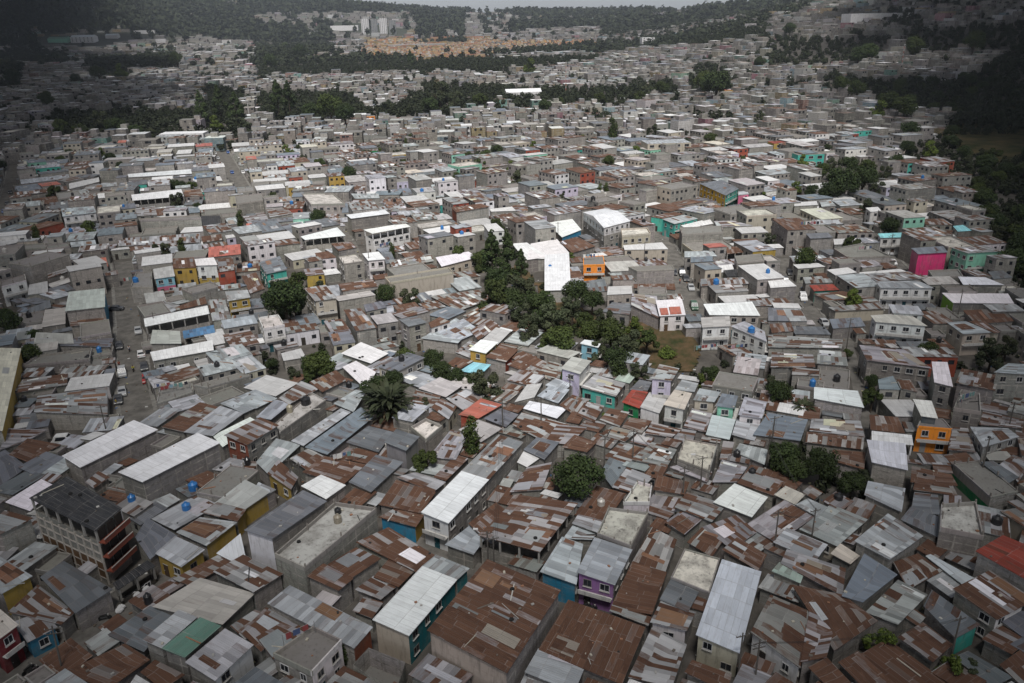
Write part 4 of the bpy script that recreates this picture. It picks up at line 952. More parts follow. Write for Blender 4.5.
a3|800 600 870 602 930 645 905 648|5.6|R|eeee|x|
a3|0 545 60 550 85 600 0 598|4|G|gggg|x|
a3|60 550 130 553 160 600 85 600|4|L|gggg|x|
a3|5 612 90 605 105 640 15 647|4|r|gggg|x|
a3|245 592 370 585 390 620 260 630|3|K|gggg|x|
a3|640 402 760 398 780 425 660 430|5|c|gggg|x|
a3|180 490 300 480 400 505 240 520|3.2|R|gggg|x|
a3|240 545 440 525 470 550 270 560|3.2|r|ggeg|x|
z|469 349 501 327 513 330 484 354|3.3|W|ggeg|n|long white sheet roof with cream wall just left of the wooded hollow
z|486 358 501 343 518 346 508 360|3|R|gggg|x|
z|508 356 523 351 541 358 531 368|3|R|gggg|x|
z|421 338 456 318 473 328 458 343|3|L|gggg|x|
z|470 330 490 318 500 326 478 340|3|r|gggg|x|
z|455 352 470 340 484 345 470 358|3|s|gggg|x|
z|530 372 545 362 560 368 550 380|3|R|gggg|x|
z|545 385 556 378 572 384 562 393|3|L|gggg|x|
"""
# ------------------------------------------------------------------ traced houses
TX = [0, 256, 512, 768]; TY = {'a': 171, 'b': 342, 'c': 512}
ENT = []
for ln in DATA.strip().split('\n'):
    tl, co, h, rc, wc, fl, lab = ln.split('|'); co = [float(x) for x in co.split()]; h = float(h)
    if tl == 'z': P = [(co[i], co[i+1]) for i in range(0, 8, 2)]
    else: P = [(TX[int(tl[1])]+co[i]/4, TY[tl[0]]+co[i+1]/4) for i in range(0, 8, 2)]
    rg = random.Random(hash(ln) % 10**6 if False else sum(ord(c)*(i+1) for i, c in enumerate(ln)))
    c = hit(sum(p[0] for p in P)/4, sum(p[1] for p in P)/4, h); zb = T(c.x, c.y)
    F2 = [hitz(p[0], p[1], zb+h) for p in P]
    dep = ((F2[3]-F2[0]).length+(F2[2]-F2[1]).length)/2
    # keep roofs of a believable depth where the trace only caught a sliver
    sl = 0 if rc in 'CFcY' or 'g' in fl else min(.55, dep*.07)
    Q = [hitz(P[i][0], P[i][1], zb+h+(sl if i < 2 else 0)) for i in range(4)]
    ENT.append(dict(P=P, Q=Q, zb=zb, h=h, rc=rc, wc=wc, fl=fl, lab=lab, rg=rg, traced=True))
    s_, m = occ_cells(Q, -.25)
    if s_: occ[s_] |= m
SM = np.zeros((683, 1024), bool); yy_, xx_ = np.mgrid[0:683, 0:1024]
def sm_fill(P):
    x0, x1 = int(max(min(p[0] for p in P), 0)), int(min(max(p[0] for p in P)+1, 1024)); y0, y1 = int(max(min(p[1] for p in P), 0)), int(min(max(p[1] for p in P)+1, 683))
    if x1 <= x0 or y1 <= y0: return None, None
    s_ = (slice(y0, y1), slice(x0, x1)); return s_, inpoly(xx_[s_]+.5, yy_[s_]+.5, P)
for e in ENT:
    s_, m = sm_fill([proj(q)[:2] for q in e['Q']])
    if s_: SM[s_] |= m
    for i in (1, 2, 3):
        if e['wc'][i] not in 'gG' or (e['lab'] and i == 2):
            a, b = e['Q'][i], e['Q'][(i+1) % 4]; z = e['zb']+(e['h']*.25 if e['wc'][i] not in 'gG' else e['h']*.45)
            s_, m = sm_fill([proj(a)[:2], proj(b)[:2], proj((b.x, b.y, z))[:2], proj((a.x, a.y, z))[:2]])
            if s_: SM[s_] |= m
def overlap(Q, zb):
    s_, m = sm_fill([proj(q)[:2] for q in Q])
    if s_ is None or m.sum() == 0: return 0
    return (SM[s_] & m).sum()/m.sum()
# ------------------------------------------------------------------ infill of the near town
cenT = np.array([[sum(q.x for q in e['Q'])/4, sum(q.y for q in e['Q'])/4] for e in ENT])
angT = []
for e in ENT:
    d = (e['Q'][1]-e['Q'][0]); angT.append(math.atan2(d.y, d.x))
angT = np.array(angT)
def orient(x, y):
    d2 = (cenT[:, 0]-x)**2+(cenT[:, 1]-y)**2; i = np.argsort(d2)[:5]; wq = 1/(d2[i]+20)
    a = angT[i]*4; return math.atan2((np.sin(a)*wq).sum(), (np.cos(a)*wq).sum())/4
FR = random.Random(11)
def inframe(x, y, m=40):
    p = proj((x, y, T(x, y)+3)); return -m < p[0] < 1024+m and -m < p[1] < 683+m, p
def fillstyle(px, py, rg):
    """roof code, wall code, height from where the house stands in the town"""
    if py > 395 and px > 330:
        rc = rg.choices('RQrsLGWuPc', [20, 9, 26, 15, 10, 6, 4, 1, 2, 3])[0]; h = rg.uniform(2.5, 3.4)
        if rg.random() < .05: h = rg.uniform(4, 5)
    elif py > 395:
        rc = rg.choices('RQrsLGWPcM', [8, 6, 16, 16, 20, 14, 7, 6, 6, .3])[0]; h = rg.uniform(2.5, 3.6)
    elif py > 300:
        rc = rg.choices('RQrsLGWPcCK', [14, 5, 18, 14, 12, 8, 8, 5, 12, 3, 4])[0]; h = rg.choice([2.8, 3, 3.4, 4.5, 5.5])
    else:
        rc = rg.choices('RQrsLGWPcCKEt', [15, 7, 18, 13, 12, 9, 12, 6, 11, 4, 8, 1, 1])[0]; h = rg.choice([2.8, 3, 3.4, 4, 5.2, 5.8, 6.5, 7.5, 8.5])
    if px < 330 and py < 490 and rc in 'RrQ' and rg.random() < .65: rc = rg.choice('ccGGLKsW')
    wc = 'g' if rg.random() < .80 else rg.choice('wwwwwwwweeeeeeytmnl')
    return rc, wc, h
sizes = [(9, 13), (7.5, 10), (6, 9), (5, 7), (4, 5), (3, 4), (2.2, 3)]
near_cells = [(i, j) for i in range(0, OM, 2) for j in range(0, ON, 2)]
SITES = []; SR = random.Random(99)
while len(SITES) < 105:
    i, j = SR.choice(near_cells); x, y = gx[i, j], gy[i, j]
    if occ[i, j]: continue
    ok, p = inframe(x, y, 0)
    if not ok or p[1] > 420 or (p[1] > 330 and SR.random() < .6): continue
    i0, i1, j0, j1 = max(i-3, 0), i+4, max(j-3, 0), j+4
    if occ[i0:i1, j0:j1].mean() > .5: continue
    occ[i0:i1, j0:j1] = True; SITES.append((x, y, p[0], p[1]))
cand = [(i, j) for i, j in near_cells if not occ[i, j] and inframe(gx[i, j], gy[i, j], 60)[0]]
for si, (sa, sb) in enumerate(sizes):
    cand = [(i, j) for i, j in cand if not occ[i, j]]; FR.shuffle(cand)
    for i, j in cand:
        if occ[i, j]: continue
        x = gx[i, j]; y = gy[i, j]
        if si < 2 and gpy[i*ON+j] > 300: continue
        a = orient(x, y)+FR.gauss(0, .03); wq = sa*FR.uniform(.85, 1.15); lq = sb*FR.uniform(.85, 1.15)
        if FR.random() < .5: wq, lq = lq, wq
        ca, sa_ = math.cos(a), math.sin(a)
        R_ = [(-wq/2, lq/2), (wq/2, lq/2), (wq/2, -lq/2), (-wq/2, -lq/2)]
        Q2 = [(x+u*ca-v*sa_, y+u*sa_+v*ca) for u, v in R_]
        s_, m = occ_cells(Q2)
        if s_ is None or m.sum() < 3: continue
        bad = (occ[s_] & m).sum()/m.sum()
        if bad > (.06 if si < 4 else .3): continue
        ok, p = inframe(x, y, 60)
        if si >= 5 and p[1] < 300: continue
        rg = random.Random(FR.random()); rc, wc, h = fillstyle(p[0], p[1], rg)
        if si >= 4: h = min(h, rg.uniform(2.2, 3)); wc = 'g'
        zb = T(x, y)
        for hh in (h, 3.0, 2.3):
            h = min(h, hh)
            if overlap([Vector((q[0], q[1], zb+h)) for q in Q2], zb) < .15: break
        else: continue
        occ[s_] |= m
        dz = FR.uniform(-.0, .03); sl = 0 if rc in 'cC' else rg.uniform(.1, .5)
        k = 0 if rg.random() < .5 else 2
        Q = [Vector((q[0], q[1], zb+h+dz+(sl if (n < 2) == (k == 0) else 0))) for n, q in enumerate(Q2)]
        # back edge is the pair farther from the camera
        mids = [((Q[n]+Q[(n+1) % 4])/2).y for n in range(4)]; b0 = mids.index(max(mids)); Q = Q[b0:]+Q[:b0]
        walls = 'gg'+wc+('g' if rg.random() < .6 else wc)
        fl = 'n' if (wc != 'g' or rg.random() < .18) else 'x'
        if rc in 'cC' and h > 4 and rg.random() < .2: fl += 'P'
        ENT.append(dict(Q=Q, zb=zb, h=h, rc=rc, wc=walls, fl=fl, lab='', rg=rg, traced=False))
# ------------------------------------------------------------------ which houses are things of their own
for e in ENT:
    ar, c = bbox(e['Q'], e['zb']); e['ar'] = ar*(1.6 if e['traced'] else .8)+(1e6 if e['lab'] else 0); e['c'] = c
ENT.sort(key=lambda e: -e['ar'])
NHOUSE = 300
things = [e for e in ENT[:NHOUSE] if e['ar'] > 0]; pooled = ENT[NHOUSE:]
def short(lab):
    for k in [' with ', ' beside ', ' left of ', ' right of ', ' above ', ' below', ',', ' near ', ' at ', ' in the', ' under ', ' running', ' among', ' behind', ' cut', ' between', ' on ', ' over ', ' standing', ' topped', ' bordering', ' just', ' lying', ' by ', ' hung', ' directly', ' rising', ' clad', ' for ', ' in front']:
        if k in lab: lab = lab.split(k)[0]
    return lab
refs = {}
for e in things:
    if e['lab']:
        s = short(e['lab'])
        if 2 < len(s.split()) <= 6: refs.setdefault(s, []).append(e)
REFS = [(s, v[0]['c'], v[0]) for s, v in refs.items() if len(v) == 1]
def rel(c, rc_):
    dx, dy = c[0]-rc_[0], c[1]-rc_[1]
    if abs(dx) > abs(dy)*1.3: return 'right of' if dx > 0 else 'left of'
    return 'below' if dy > 0 else 'above'
USED = set()
def uniq(base, c, own=None, maxw=16):
    rs = sorted([(math.hypot(c[0]-q[0], (c[1]-q[1])*1.3), s, q) for s, q, o in REFS if o is not own])[:9]
    opts = [f"{base} {rel(c, q)} the {s}" for d, s, q in rs[:2]]
    for i in range(len(rs)):
        for j in range(i+1, len(rs)):
            opts.append(f"{base} {rel(c, rs[i][2])} {rs[i][1]} and {rel(c, rs[j][2])} {rs[j][1]}")
    for o in opts:
        if o not in USED and len(o.split()) <= maxw: USED.add(o); return o
    for wd in ['another', 'a further', 'one more', 'a neighbouring', 'a nearby', 'a close by', 'yet another']:
        for o in opts:
            o = wd+' '+o
            if o not in USED and len(o.split()) <= maxw: USED.add(o); return o
    USED.add(base); return base
for e in things: USED.add(e['lab'])
for e in things:
    if not e['lab']:
        a = WALLW[e['wc'][2]]; r_ = ROOFW[e['rc']]
        Qx = [proj(q) for q in e['Q']]; wpx = max(p[0] for p in Qx)-min(p[0] for p in Qx); hpx = max(p[1] for p in Qx)-min(p[1] for p in Qx)
        sz = 'small ' if e['ar'] < 900 else ''
        st = 'tall ' if e['h'] > 6 else ('low ' if e['h'] < 3.3 else '')
        kind = 'house' if e['h'] > 3.3 or e['traced'] else 'hut'
        e['lab'] = uniq(f"{st or sz}{a if a != 'grey block' or e['h'] > 4 else ''} {r_} roofed {kind}".replace('  ', ' ').strip(), e['c'])
for e in things:
    zb = e['zb']; cx = sum(q.x for q in e['Q'])/4; cy = sum(q.y for q in e['Q'])/4
    kind = 'house'; cat = 'house'
    L_ = e['lab']; s0 = short(L_)
    if 'workshop' in s0: kind = cat = 'workshop'
    elif 'warehouse' in s0: kind = cat = 'warehouse'
    elif 'hall' in s0.split(): kind = cat = 'hall'
    elif 'shed' in short(L_): kind = cat = 'shed'
    elif 'hut' in L_.split(' roofed ')[-1].split()[:1]: kind = cat = 'hut'
    elif 'yard' in short(L_): kind, cat = 'walled_yard', 'yard'
    root = empty(kind, (cx, cy, zb), L_, cat, 'houses of the hillside town' if cat in ('house', 'hut') else None)
    e['root'] = root
    ctx = Ctx(root=root); house(ctx, e['Q'], zb, e['h'], e['rc'], e['wc'], e['fl'], e['rg'], True); ctx.finish()
    if 'chapel' in s0:
        Q = e['Q']; m = MB()
        for a, b, a2, b2 in [(.06, .55, .36, .97), (.42, .5, .85, .96)]:
            f = lambda u, v: (Q[0]*(1-u)+Q[1]*u)*(1-v)+(Q[3]*(1-u)+Q[2]*u)*v+Vector((0, 0, .14)); m.face([f(a, b), f(a2, b), f(a2, b2), f(a, b2)], [(0, 0), (3, 0), (3, 3), (0, 3)], (.42, .13, .09), (.1, .3, .3), 'sheet')
        m.build('red_roof_patch', parent=root, loc=root.location)
    if 'tall unfinished' in L_[:16]: balconies(root, e['Q'], zb, e['h'])
pool = MB(); pc = Ctx(pool=pool)
for e in pooled: house(pc, e['Q'], e['zb'], e['h'], e['rc'], e['wc'], e['fl'], e['rg'], e['traced'] and False)
# ------------------------------------------------------------------ the far town
FOREST = [[(45, 118), (250, 112), (250, 142), (205, 128), (160, 138), (60, 146)], [(0, 40), (70, 50), (68, 68), (0, 62)], [(138, 30), (176, 30), (176, 70), (140, 70)], [(88, 60), (135, 60), (135, 80), (88, 80)],
          [(256, 26), (335, 30), (335, 78), (256, 78)], [(330, 54), (430, 62), (520, 52), (600, 44), (600, 60), (520, 74), (335, 76)], [(415, 16), (466, 16), (466, 44), (415, 44)],
          [(256, 93), (350, 98), (370, 112), (420, 100), (420, 84), (512, 90), (512, 108), (440, 122), (260, 124)], [(512, 92), (610, 92), (676, 82), (676, 97), (610, 107), (512, 112)],
          [(600, 20), (655, 22), (770, 5), (770, 40), (700, 48), (600, 52)], [(512, 14), (600, 8), (655, 8), (650, 22), (600, 28), (512, 32)], [(600, 48), (640, 46), (600, 60), (512, 68), (512, 56)],
          [(690, 66), (728, 66), (728, 94), (690, 94)], [(768, 40), (884, 42), (884, 62), (830, 66), (768, 72)], [(900, 36), (1024, 25), (1060, 42), (1024, 50), (905, 56)], [(890, 12), (920, 12), (920, 28), (890, 28)],
          [(814, 76), (870, 84), (960, 84), (1024, 45), (1060, 45), (1060, 320), (1010, 290), (985, 240), (972, 212), (965, 185), (935, 166), (893, 166), (905, 150), (946, 136), (948, 120), (880, 112), (862, 98)],
          [(0, -20), (270, -20), (262, 14), (220, 30), (0, 36)], [(250, -20), (512, -20), (512, 12), (250, 14)], [(760, 0), (820, 0), (800, 16), (760, 14)], [(0, 140), (8, 140), (8, 150), (0, 150)],
          [(0, 66), (24, 68), (22, 88), (0, 88)], [(200, 90), (245, 92), (240, 125), (210, 125)], [(168, 0), (256, 24), (256, 42), (150, 36)]]
GRASS = [(962, 112), (1030, 98), (1040, 140), (1010, 165), (965, 150), (950, 130)]
def faces_far(mb, x, y, z, wx, wy, h, a, tr, tw, seed):
    ca, s_ = math.cos(a)*wx/2, math.sin(a)*wx/2; cb, sb = -math.sin(a)*wy/2, math.cos(a)*wy/2
    p = [(x-ca-cb, y-s_-sb), (x+ca-cb, y+s_-sb), (x+ca+cb, y+s_+sb), (x-ca+cb, y-s_+sb)]
    q = [(u, v, z+h) for u, v in p]
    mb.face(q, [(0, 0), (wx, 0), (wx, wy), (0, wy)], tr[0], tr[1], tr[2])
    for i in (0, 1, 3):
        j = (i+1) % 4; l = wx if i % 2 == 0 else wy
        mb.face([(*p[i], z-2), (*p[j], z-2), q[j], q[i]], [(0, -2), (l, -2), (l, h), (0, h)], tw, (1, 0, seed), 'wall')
far = MB(); FR2 = random.Random(5)
BIGSITES = [hit(x, y) for x, y in [(85, 42), (58, 42), (113, 38), (186, 140), (380, 31), (520, 98), (345, 28), (170, 33), (232, 52), (655, 44)]]
forest_pts = []; nfar = 0
d = 400.0
while d < 4300:
    lot = 9.5 if d < 900 else (12 if d < 1500 else (17 if d < 2500 else 26))
    naz = int(1.45*d/lot)
    az = (np.arange(naz)+.5)/naz*1.5-.75+RNG.normal(0, .15/d*lot/3, naz)
    X = az*d/np.sqrt(1+az**2)*1.0; Y = d/np.sqrt(1+az**2)
    Z = ter(X, Y); PX, PY, _ = projn(np.stack([X, Y, Z], 1))
    vis = (PX > -60) & (PX < 1084) & (PY < 260) & (PY > -60)
    fo = np.zeros(naz, bool)
    for P in FOREST: fo |= inpoly(PX, PY, P)
    ground_y = (341.5-F*math.tan(PITCH))
    for i in range(naz):
        if not vis[i]: continue
        x, y, z = X[i], Y[i], Z[i]
        jj, ii = int((x-OX)/OC), int((y-OY)/OC)
        if 0 <= ii < OM and 0 <= jj < ON: continue      # inside the near grid
        estate = (365 < PX[i] < 500 and 40 < PY[i] < 60 or 500 <= PX[i] < 600 and 42 < PY[i] < 52) and FR2.random() < .85
        if estate and not fo[i]:
            for u_ in range(3):
                for v_ in range(3):
                    if FR2.random() < .3: continue
                    faces_far(far, x+(u_-1)*lot/3+FR2.uniform(-1, 1), y+(v_-1)*lot/3+FR2.uniform(-1, 1), z, lot*.27, lot*.22, FR2.choice([4, 6, 7]), .2, (jit(FR2.choice([(.20, .09, .05), (.24, .12, .07), (.22, .22, .22), (.26, .19, .11), (.12, .1, .08)]), .3, FR2), (0, .2, FR2.random()), 'plain'), jit(FR2.choice([(.55, .30, .11), (.50, .38, .20), (.45, .18, .08), (.55, .52, .48), (.12, .11, .1)]), .2, FR2), FR2.random())
            continue
        if fo[i] and d > 1400 and PY[i] < 60 and FR2.random() < (.75 if math.sin(x*.0045+y*.0012)*math.sin(y*.0052+x*.0011) > .30 else .10) and not inpoly(PX[i], PY[i], FOREST[16]): pass
        elif fo[i] or inpoly(PX[i], PY[i], GRASS) or (d > 3900 and PX[i] < 470): forest_pts.append((x, y, z, d)); continue
        n = math.sin(x*.021+2)*math.cos(y*.017)+.6*math.sin(x*.05+y*.043)
        if n > (1.0 if d < 1500 else 1.25) and FR2.random() < .7: forest_pts.append((x, y, z, d)); continue
        if FR2.random() < .10: continue
        if FR2.random() < (.07+.10*(math.sin(x*.013)*math.sin(y*.011) > .35) if d < 1500 else .06): forest_pts.append((x, y, z, d)); continue
        if any((x-b.x)**2+(y-b.y)**2 < (30 if b.y < 1500 else 110)**2 for b in BIGSITES): continue
        h = FR2.choice([2.8, 3, 3.4, 4, 5.5, 6, 6.5, 8, 9.5]) if d < 2000 else FR2.choice([3, 6, 9])
        rc = FR2.choices('RrsLGWPcCKE', [12, 12, 10, 11, 11, 14, 7, 13, 5, 8, 1])[0]
        wcol = WALL['g'] if FR2.random() < .72 else WALL[FR2.choice('wwwwwwweeeeeyypqmnllt')]
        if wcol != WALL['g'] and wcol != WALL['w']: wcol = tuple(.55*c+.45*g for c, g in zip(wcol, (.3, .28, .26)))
        if 370 < PX[i] < 490 and 38 < PY[i] < 64: wcol = FR2.choice([WALL['y'], (.5, .22, .1), (.45, .3, .15)]); rc = FR2.choice('Tr')
        t_, ru, va, m_ = ROOF[rc]
        a = .12*math.sin(x*.004)+.15+FR2.gauss(0, .06)
        if x > 100: a += .25
        k = FR2.uniform(.72, 1.12)
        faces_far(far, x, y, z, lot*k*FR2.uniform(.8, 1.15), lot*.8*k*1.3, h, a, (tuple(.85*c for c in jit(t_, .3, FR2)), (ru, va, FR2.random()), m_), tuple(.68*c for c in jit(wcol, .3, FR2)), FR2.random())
        nfar += 1
        if d < 1250:
            for q_ in range(FR2.choice([1, 2, 3])):
                ww = FR2.uniform(.9, 2.4); hh = FR2.uniform(.9, 1.6); zz_ = z+(h-1.2 if h < 4 or FR2.random() < .5 else h*.5-.5)-hh/2; off = FR2.uniform(-.36, .36)*lot*k; ca_, sa_ = math.cos(a), math.sin(a)
                yb = -(lot*.8*k*1.3)/2-.06; cx_, cy_ = x+off*ca_-yb*sa_, y+off*sa_+yb*ca_
                far.face([(cx_-ca_*ww/2, cy_-sa_*ww/2, zz_), (cx_+ca_*ww/2, cy_+sa_*ww/2, zz_), (cx_+ca_*ww/2, cy_+sa_*ww/2, zz_+hh), (cx_-ca_*ww/2, cy_-sa_*ww/2, zz_+hh)], None, (.02, .02, .02), (0, 0, 0), 'glass')
        if d < 1100 and FR2.random() < .35:        # set back upper floor or roof room
            faces_far(far, x+FR2.uniform(-2, 2), y+1.5, z+h, lot*.45, lot*.4, 2.6, a, (jit(ROOF[FR2.choice('LWcGr')][0], .2, FR2), (.1, .2, FR2.random()), 'sheet'), jit(WALL['g'], .25, FR2), FR2.random())
    d += lot*(1.15 if d < 1500 else 1.3)
tag(pool.build('far_houses'), 'the hundreds of smaller block and sheet roofed houses packed between the larger ones', 'houses', kind='stuff')
tag(far.build('distant_houses'), 'the grey distant town of countless small houses reaching up to the hills', 'houses', kind='stuff')
print('houses', len(things), 'pooled', len(pooled), 'far', nfar)
# ------------------------------------------------------------------ larger buildings in the distance
def bigbox(name, px, py, wx, wy, h, rc, wc, label, cat, a=.1, gable=False, win=0, off=(0, 0)):
    g = hit(px, py); x, y = g.x+off[0], g.y+off[1]; z = T(x, y)
    root = empty(name, (x, y, z), label, cat)
    ca, sa_ = math.cos(a), math.sin(a)
    Q = [Vector((x+u*ca-v*sa_, y+u*sa_+v*ca, z+h)) for u, v in [(-wx/2, wy/2), (wx/2, wy/2), (wx/2, -wy/2), (-wx/2, -wy/2)]]
    ctx = Ctx(root=root); rg = random.Random(int(px*7+py)); wl = ctx.get('wall'); rf = ctx.get('roof'); zz = Vector((0, 0, 1))
    P = [q-Vector((0, 0, .05)) for q in Q]
    for i in range(4):
        j = (i+1) % 4; wallq(wl, P[i], P[j], z-2, P[i].z, P[j].z, WALL[wc], (0, 0, .3), z)
    t_, ru, va, m_ = ROOF[rc]
    if gable:
        A = (Q[0]+Q[3])/2+zz*wy*.16; B = (Q[1]+Q[2])/2+zz*wy*.16
        rf.face([Q[0], Q[1], B, A], [(0, 0), (wx, 0), (wx, wy/2), (0, wy/2)], t_, (0, .05, .2), m_); rf.face([A, B, Q[2], Q[3]], [(0, 0), (wx, 0), (wx, wy/2), (0, wy/2)], t_, (0, .05, .2), m_)
        wl.face([P[3], P[0], A-zz*.05], [(0, 0), (wy, 0), (wy/2, 3)], WALL[wc], (0, 0, 0), 'wall'); wl.face([P[1], P[2], B-zz*.05], [(0, 0), (wy, 0), (wy/2, 3)], WALL[wc], (0, 0, 0), 'wall')
    else: rf.face(Q, [(0, 0), (wx, 0), (wx, wy), (0, wy)], t_, (ru, va, .4), m_)
    if win:
        n = Vector((sa_, -ca, 0)); t = Vector((ca, sa_, 0)); ns = max(1, int(h/3)); nc = win
        for s in range(ns):
            for k in range(nc):
                c = Vector((x, y, z+s*h/ns+h/ns*.55))+n*wy/2+t*((k+.5)/nc-.5)*wx
                window(ctx.get('window'), c, t, n, min(wx/nc*.5, 3), h/ns*.45, rg)
    ctx.finish(); return root
bigbox('sports_hall', 85, 42, 62, 34, 13, 'V', 'w', 'large white hall with a shallow gabled roof among trees at the far left', 'hall', gable=True, win=6)
bigbox('warehouse', 60, 42, 52, 30, 9, 'M', 'm', 'long pale green roofed warehouse left of the far white gabled hall', 'warehouse', gable=True)
bigbox('warehouse', 113, 38, 34, 22, 8, 'V', 'w', 'small white warehouse just right of the far white gabled hall', 'warehouse', gable=True)
bigbox('market_shed', 75, 56, 26, 14, 6, 'W', 'U', 'low shed with white roof and bright green wall at the far left', 'shed')
bigbox('depot', 146, 33, 60, 30, 8, 'P', 'w', 'row of flat pale depots beyond the big dark trees at the far left', 'depot')
bigbox('factory', 345, 30, 90, 45, 14, 'P', 'w', 'low pale factory left of the distant grey towers', 'factory')
bigbox('long_block', 415, 48, 150, 22, 9, 'L', 'g', 'very long grey flat block on the edge of the orange roofed quarter', 'building')
bigbox('school', 232, 53, 40, 20, 9, 'L', 'g', 'grey block with pale roof left of the dark far trees', 'building')
for k, (px, hh, ww) in enumerate([(366, 46, 24), (375, 46, 20), (384, 48, 24), (393, 42, 22)]):
    bigbox('apartment_tower', px, 34, ww, 20, hh, 'c', 'G' if k % 2 else 'w', ['leftmost pale', 'second grey from the left', 'third pale', 'rightmost grey'][k]+' tower of the four distant apartment towers', 'tower', win=4)
bigbox('gabled_shed', 523, 99, 34, 16, 7, 'W', 'w', 'white gabled shed in front of the tree belt at upper centre', 'shed', gable=True)
bigbox('block_house', 186, 145, 28, 12, 8, 'W', 'w', 'long white grey two storey house at the head of the upper left street', 'house', win=7, a=.05)
bigbox('yellow_house', 191, 88, 7, 7, 7, 'c', 'y', 'small bright yellow house in the far upper left rows', 'house', win=2)
bigbox('white_house', 647, 46, 26, 18, 16, 'W', 'w', 'tall white house before the dark ridge trees at upper right', 'house', win=3)
bigbox('school_hall', 876, 21, 80, 24, 9, 'W', 'w', 'long white roofed hall on the right hillside', 'hall')
bigbox('orange_house', 371, 124, 7, 6, 6, 'c', 'o', 'small orange house above the upper centre rows', 'house', win=2)
bigbox('green_house', 372, 159, 7, 6, 5, 'r', 'U', 'small house with green shop front in the upper centre', 'house', win=2)
bigbox('white_house', 473, 135, 16, 9, 7, 'W', 'w', 'white house with a row of dark openings at upper centre', 'house', win=5)
bigbox('ochre_house', 781, 153, 13, 9, 6, 'T', 'y', 'ochre house with a red cornice at upper right', 'house', win=2)
bigbox('teal_house', 806, 165, 14, 9, 6, 'c', 't', 'turquoise terrace house right of the ochre house at upper right', 'house', win=3)
bigbox('ochre_house', 723, 97, 14, 10, 6, 'T', 'y', 'long ochre wall house beside the round dark tree at upper right', 'house')
bigbox('open_gallery_house', 665, 158, 24, 14, 9, 'L', 'e', 'ochre trimmed house with open galleries in the upper right middle', 'house', win=5)
# ------------------------------------------------------------------ trees
def leaves(n, size, rs, blobs, flat=.5):
    """n leaf clumps as quads spread through the blobs (cx, cy, cz, r)"""
    B = np.array(blobs); wq = B[:, 3]**2; k = rs.choice(len(B), n, p=wq/wq.sum()); c = B[k]
    d = rs.normal(size=(n, 3)); d /= np.linalg.norm(d, axis=1)[:, None]; rr = rs.uniform(.55, 1.0, n)**.6
    pos = c[:, :3]+d*(c[:, 3]*rr*rs.uniform(.85, 1.12, n))[:, None]
    nn = d+rs.normal(0, flat, (n, 3)); nn[:, 2] += .3; nn /= np.linalg.norm(nn, axis=1)[:, None]
    t = np.cross(nn, rs.normal(size=(n, 3))); t /= np.linalg.norm(t, axis=1)[:, None]; b = np.cross(nn, t)
    s = size*rs.uniform(.6, 1.4, n)[:, None]
    V = np.stack([pos-t*s*.6-b*s, pos+t*s*.5-b*s*.8, pos+t*s*.6+b*s, pos-t*s*.45+b*s*.9], 1).reshape(-1, 3)
    return V, np.arange(4*n).reshape(n, 4)
def limb(mb, a, b, ra, rb, n=6): mb.cyl(a, ra, (Vector(b)-Vector(a)).length, (.05, .04, .03), n, rb, axis=Vector(b)-Vector(a), cap=False)
def mk_trunk(kind, rs):
    mb = MB()
    if kind == 'pine':
        limb(mb, (0, 0, -.02), (0.01, 0, .9), .022, .006)
        for k in range(14):
            a = rs.uniform(0, 6.28); z = rs.uniform(.3, .85); l = (1-z)*.32+.06; limb(mb, (0, 0, z), (math.cos(a)*l, math.sin(a)*l, z+.04), .006, .002, 4)
    elif kind == 'banana':
        for k in range(7):
            a = rs.uniform(0, 6.28); r = rs.uniform(0, .18); limb(mb, (math.cos(a)*r, math.sin(a)*r, 0), (math.cos(a)*r*1.5, math.sin(a)*r*1.5, .45), .04, .025)
    else:
        limb(mb, (0, 0, -.02), (.02, .01, .42), .04, .025)
        for k in range(7):
            a = k*.9+rs.uniform(0, .5); l = rs.uniform(.15, .3); limb(mb, (.02, .01, .3+.02*k), (math.cos(a)*l, math.sin(a)*l, .55+rs.uniform(0, .2)), .018, .006, 5)
    v = np.array(mb.v); me = bpy.data.meshes.new('trunk'); me.from_pydata(mb.v, [], mb.f); me.materials.append(MT['bark']); me.update(); return me
